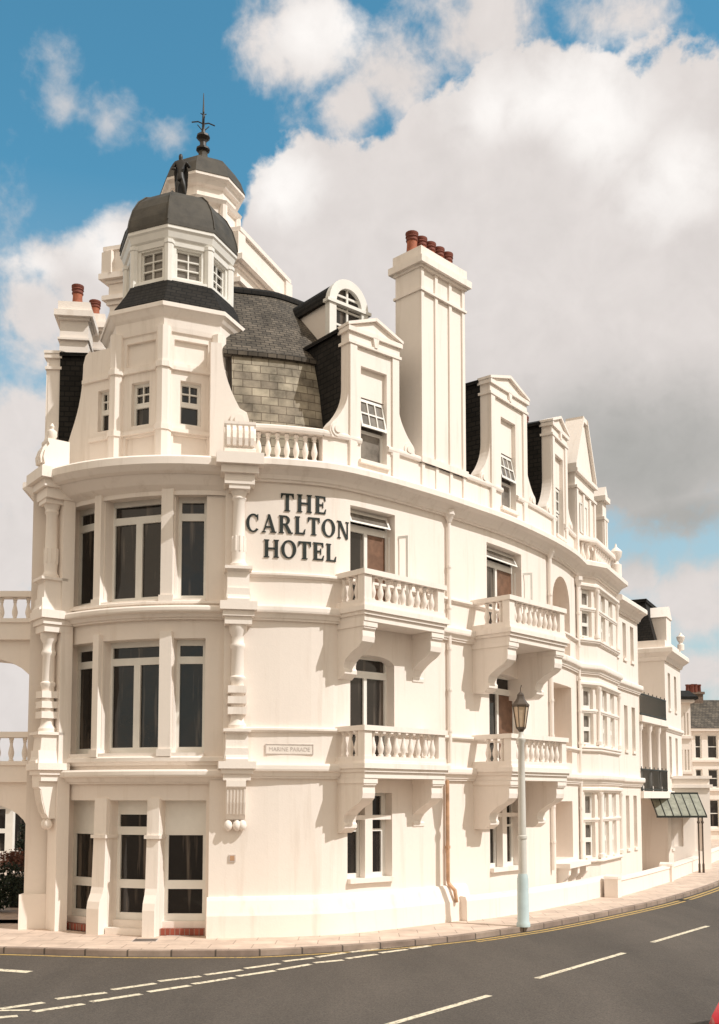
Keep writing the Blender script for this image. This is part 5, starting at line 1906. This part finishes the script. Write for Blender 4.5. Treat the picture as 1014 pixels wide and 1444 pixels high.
# ------------------------------------------------------------------ far houses at the right edge
def far_house(name, label, px0, px1, Y, zeave, roofh, rows, cols, depth=9, chim=True, roofmat=SLATE, wallmat=WALL, turn=0.0):
    a, b = at(px0, 1100, Y), at(px1, 1100, Y)
    F = Fr((a.x, Y), (1, turn))
    w = b.x - a.x
    t = thing(name, label, 'house', loc=(0, 0, 0))
    hs = []
    for z0, z1 in rows:
        for c0, c1 in cols: hs.append((c0 * w, c1 * w, z0, z1, 0, .2))
    mb = MB()
    mb.plate(F, 0, w, 0, zeave, hs, .2)
    mb.plate(Fr(F(0, -depth, 0), (F.n.x, F.n.y)), 0, depth, 0, zeave)
    mb.plate(Fr(F(w, 0, 0), (-F.n.x, -F.n.y)), 0, depth, 0, zeave)
    for z0, z1 in rows:
        mb.box(F, -.1, w + .1, 0, .15, z0 - .25, z0 - .08)
    mb.box(F, -.2, w + .2, -depth, .3, zeave - .2, zeave)
    mb.build('wall', wallmat, t)
    for h in hs:
        window(F, h[0], h[1], h[2], h[3], [(h[0] + .08, h[1] - .08, h[2] + .08, (h[2] + h[3]) / 2 - .03), (h[0] + .08, h[1] - .08, (h[2] + h[3]) / 2 + .03, h[3] - .08)], -.12, GLASS, t, sill=False)
    if roofh:
        q = MB()
        q.slab(F, [(.35, zeave), (-depth / 2, zeave + roofh), (-depth, zeave)], -.2, w + .2)
        q.build('roof', roofmat, t)
    if chim:
        q = MB()
        q.box(F, w * .34, w * .62, -depth / 2 - .6, -depth / 2 + .6, zeave + .5, zeave + roofh + .6)
        q.box(F, w * .34 - .1, w * .62 + .1, -depth / 2 - .7, -depth / 2 + .7, zeave + roofh + .4, zeave + roofh + .6)
        c = q.build('chimney', BROWNB, t)
        for k in range(5):
            x, y, _ = F(w * (.36 + .06 * k), -depth / 2, 0)
            q = MB()
            q.lathe((x, y, zeave + roofh + .6), [(.16, 0), (.13, .5), (.17, .55), (.17, .65)], 8)
            q.build('chimney_pot', TERRAD, c, 40)
    return t
far_house('distant_house', 'distant cream house with dark slate roof and long chimney at the right edge', 977, 1052, 78, 8.4, 2.6,
          [(6.1, 7.9), (3.9, 5.3), (.9, 3.0)], [(.06, .19), (.30, .50), (.60, .75), (.82, .95)], turn=.05)
far_house('distant_house', 'distant narrow white house with dark cornice and stacked windows beyond the glass canopy', 957, 976, 70, 9.8, 0,
          [(7.4, 8.9), (5.0, 6.4), (2.0, 3.6)], [(.12, .34), (.5, .62), (.72, .84)], chim=False)
o = [x for x in bpy.data.objects if x.name.startswith('distant_house')][-1]
a_, b_ = at(957, 970, 70), at(977, 970, 70)
F = Fr((a_.x, 70), (1, 0))
mb = MB()
mb.box(F, -.3, b_.x - a_.x + .2, -3, .5, 9.8, 10.0)
mb.slab(F, [(.4, 10.0), (-1.5, 10.6), (-3, 10.0)], -.3, b_.x - a_.x + .2)
mb.build('roof', SLATEB, o)
mb = MB()
for k in range(2):
    mb.lathe((a_.x + .55 + k * .22, 68.8, 10.2), [(.1, 0), (.09, .5), (.12, .55)], 8)
mb.build('chimney_pot', TERRAD, o, 40)

# ------------------------------------------------------------------ left edge: things seen under the arcade
room = thing('garden_room', 'sunlit white framed glazed garden room beyond the left arcade', 'garden room')
pA, pB = at(-90, 1205, 46), at(17, 1205, 46)
FG = Fr((pA.x, 46), (1, 0))
w = pB.x - pA.x
z1 = at(0, 1136, 46).z
mb = MB()
nb = 4
hs = []
for k in range(nb):
    a = .18 + k * (w - .36) / nb
    b = .18 + (k + 1) * (w - .36) / nb - .16
    hs += [(a, b, .75, 1.55, 0, .1), (a, b, 1.75, z1 - .15, 0, .1)]
mb.plate(FG, 0, w, .35, z1, hs, .1)
mb.plate(Fr(FG(w, 0, 0), (0, 1)), 0, 2.5, 0, z1, [(.3, 2.2, .75, z1 - .15)], .1)
mb.build('frame', FRAME, room)
mb = MB()
mb.face([FG(0, -.09, .35), FG(w, -.09, .35), FG(w, -.09, z1), FG(0, -.09, z1)])
mb.face([FG(w - .09, 0, .35), FG(w - .09, -2.5, .35), FG(w - .09, -2.5, z1), FG(w - .09, 0, z1)])
mb.build('pane', GLASS, room)
mb = MB()
mb.box(FG, 0.01, w - .01, -2.5, -.01, 0, .34)
mb.build('base_wall', BRICKR, room)
mb = MB()
mb.slab(FG, [(.15, z1), (-2.7, z1 + .05), (-2.7, z1 + .2), (.15, z1 + .12)], -.1, w + .1)
mb.build('roof', SLATEB, room)

def leafy(mb, c, rx, ry, rz, n, size):
    for _ in range(n):
        while True:
            x, y, z = random.uniform(-1, 1), random.uniform(-1, 1), random.uniform(-1, 1)
            r = x * x + y * y + z * z
            if .25 < r < 1 or (r < .25 and random.random() < .2): break
        k = .85 + .3 * random.random()
        p = Vector((c[0] + x * rx * k, c[1] + y * ry * k, max(.02, c[2] + z * rz * k)))
        d1 = Vector((random.gauss(0, 1), random.gauss(0, 1), random.gauss(0, 1))).normalized()
        d2 = d1.cross(Vector((random.gauss(0, 1), random.gauss(0, 1), random.gauss(0, 1)))).normalized()
        s_ = size * random.uniform(.6, 1.4)
        mb.face([p - d1 * s_, p + d2 * s_ * .45, p + d1 * s_, p - d2 * s_ * .45])
def bush(name, label, c, rx, ry, rz, n, size, mat, cat='shrub', trunk=True, group=None):
    t = thing(name, label, cat, group)
    mb = MB()
    for k in range(7):
        a = random.uniform(0, 6.28)
        leafy(mb, (c[0] + rx * .45 * math.cos(a), c[1] + ry * .45 * math.sin(a), c[2] + rz * random.uniform(-.45, .45)), rx * .6, ry * .6, rz * .6, n // 7, size)
    mb.build('foliage', mat, t)
    q = MB()
    for k in range(4):
        a = k * 1.6
        q.tube([(c[0], c[1], 0), (c[0] + rx * .15 * math.cos(a), c[1] + ry * .15 * math.sin(a), c[2] * .5), (c[0] + rx * .4 * math.cos(a), c[1] + ry * .4 * math.sin(a), c[2] + rz * .3)], .05, 6, .015)
    q.build('stem', BARK, t, 60)
    return t
c = at(30, 1150, 40)
bush('tall_shrub', 'tall dark evergreen shrub right of the white garden room', (c.x + .05, 40.5, 1.3), .42, .6, 1.55, 1500, .08, HEDGE)
c = at(24, 1212, 31)
bush('flowering_shrub', 'small reddish brown leaved shrub behind the low wall under the arcade', (c.x, 31.0, 1.15), .55, .5, .45, 1100, .05, LEAFR)
c = at(4, 1225, 28.8)
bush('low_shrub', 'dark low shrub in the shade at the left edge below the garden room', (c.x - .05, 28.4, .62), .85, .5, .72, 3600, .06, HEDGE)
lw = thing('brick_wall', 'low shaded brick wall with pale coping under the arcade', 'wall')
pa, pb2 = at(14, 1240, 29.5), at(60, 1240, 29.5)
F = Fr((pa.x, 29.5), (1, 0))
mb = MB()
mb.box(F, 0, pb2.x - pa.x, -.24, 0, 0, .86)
mb.build('brickwork', NEARBLACK, lw)
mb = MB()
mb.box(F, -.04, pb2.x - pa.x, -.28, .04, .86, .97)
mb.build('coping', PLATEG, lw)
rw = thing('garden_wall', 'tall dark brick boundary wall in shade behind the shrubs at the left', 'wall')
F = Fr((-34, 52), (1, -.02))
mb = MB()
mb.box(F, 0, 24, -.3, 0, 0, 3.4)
mb.build('brickwork', NEARBLACK, rw)
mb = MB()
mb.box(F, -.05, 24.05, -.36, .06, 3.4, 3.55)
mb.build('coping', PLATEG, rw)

# ------------------------------------------------------------------ red car, only its front corner is in frame
car = thing('parked_car', 'red car with black bumper, only its front corner showing at the bottom right', 'car', loc=(3.91, 12.0, GZ))
h = math.atan2(-.83, -.56)
car.rotation_euler = (0, 0, h)         # x forward; the far front corner is at the origin, width runs to -y... +y
Wd, Ln = 1.62, 3.9
secs = [  # x, half-width, floor, bonnet/waist z, roof z
    (0.0, .70, .30, .70), (-.10, .77, .24, .76), (-.5, .80, .22, .84), (-1.05, .81, .22, .92), (-1.9, .81, .22, .95), (-3.0, .81, .22, .95), (-3.6, .79, .24, .93), (-3.85, .74, .30, .86)]
def csec(x, hw, zf, zt, yc):
    return [(x, yc - hw * .92, zf), (x, yc - hw, zf + .16), (x, yc - hw, zt - .18), (x, yc - hw * .93, zt - .03), (x, yc - hw * .6, zt), (x, yc, zt + .012), (x, yc + hw * .6, zt), (x, yc + hw * .93, zt - .03), (x, yc + hw, zt - .18), (x, yc + hw, zf + .16), (x, yc + hw * .92, zf)]
YC = .81          # car centre line lies to the left of travel
mb = MB()
rows = [csec(x, hw, zf, zt, YC) for x, hw, zf, zt in secs]
mb.grid(rows, closed=True)
mb.face(rows[0]); mb.face(rows[-1][::-1])
mb.build('body', REDP, car, 40)
mb = MB()
cab = [(-1.0, .72, .90), (-1.65, .62, 1.34), (-2.9, .62, 1.36), (-3.55, .72, .92)]
b0 = [(-1.0, YC - .74, .88), (-1.0, YC + .74, .88), (-3.6, YC + .74, .88), (-3.6, YC - .74, .88)]
t0 = [(-1.7, YC - .60, 1.38), (-1.7, YC + .60, 1.38), (-2.95, YC + .60, 1.39), (-2.95, YC - .60, 1.39)]
for i in range(4):
    mb.face([b0[i], b0[(i + 1) % 4], t0[(i + 1) % 4], t0[i]])
mb.build('windows', GLASS, car)
mb = MB()
mb.face([(x, y, z + .03) for x, y, z in t0][::-1]); 
for i in range(4):
    mb.face([t0[i], t0[(i + 1) % 4], tuple(Vector(t0[(i + 1) % 4]) + Vector((0, 0, .03))), tuple(Vector(t0[i]) + Vector((0, 0, .03)))])
    mb.tube([b0[i], t0[i]], .035, 6)
mb.build('roof', REDP, car)
for x, s_ in ((.04, 1), (-3.88, -1)):
    mb = MB()
    pts = [(x - s_ * .42, YC - .83, .45), (x - s_ * .06, YC - .80, .45), (x + s_ * .03, YC - .62, .45), (x + s_ * .06, YC, .45), (x + s_ * .03, YC + .62, .45), (x - s_ * .06, YC + .80, .45), (x - s_ * .42, YC + .83, .45)]
    mb.tube(pts, .085, 8)
    mb.build('bumper', BLACKP, car, 40)
for y in (YC - .52, YC + .52):
    mb = MB()
    mb.prism(Fr((0.0, y - .16), (0, 1)), [(0, .54), (.32, .54), (.32, .66), (0, .66)], -.05, .012)
    mb.build('headlight', CHROME, car)
wp = None
for x in (-.72, -3.1):
    for y, sgn in ((YC - .80, -1), (YC + .80, 1)):
        if wp is None:
            mb = MB()
            pr = [(.17, -.07), (.27, -.085), (.29, -.05), (.29, .05), (.27, .085), (.17, .07)]
            rows = [[(r * math.cos(t * math.pi / 12), yy, r * math.sin(t * math.pi / 12)) for t in range(24)] for r, yy in pr]
            mb.grid(rows, closed=True)
            wp = mb.build('wheel', BLACKP, car, 40)
            mb = MB()
            mb.lathe((0, 0, 0), [(.17, -.06), (.17, .06)], 16)
            mm = mb.build('rim', CHROME, wp, 40)
            mm.rotation_euler = (R(90), 0, 0)
            wp.location = (x, y, .29)
            rim = mm
        else:
            c = dup(wp, car, (x, y, .29))
            dup(rim, c)
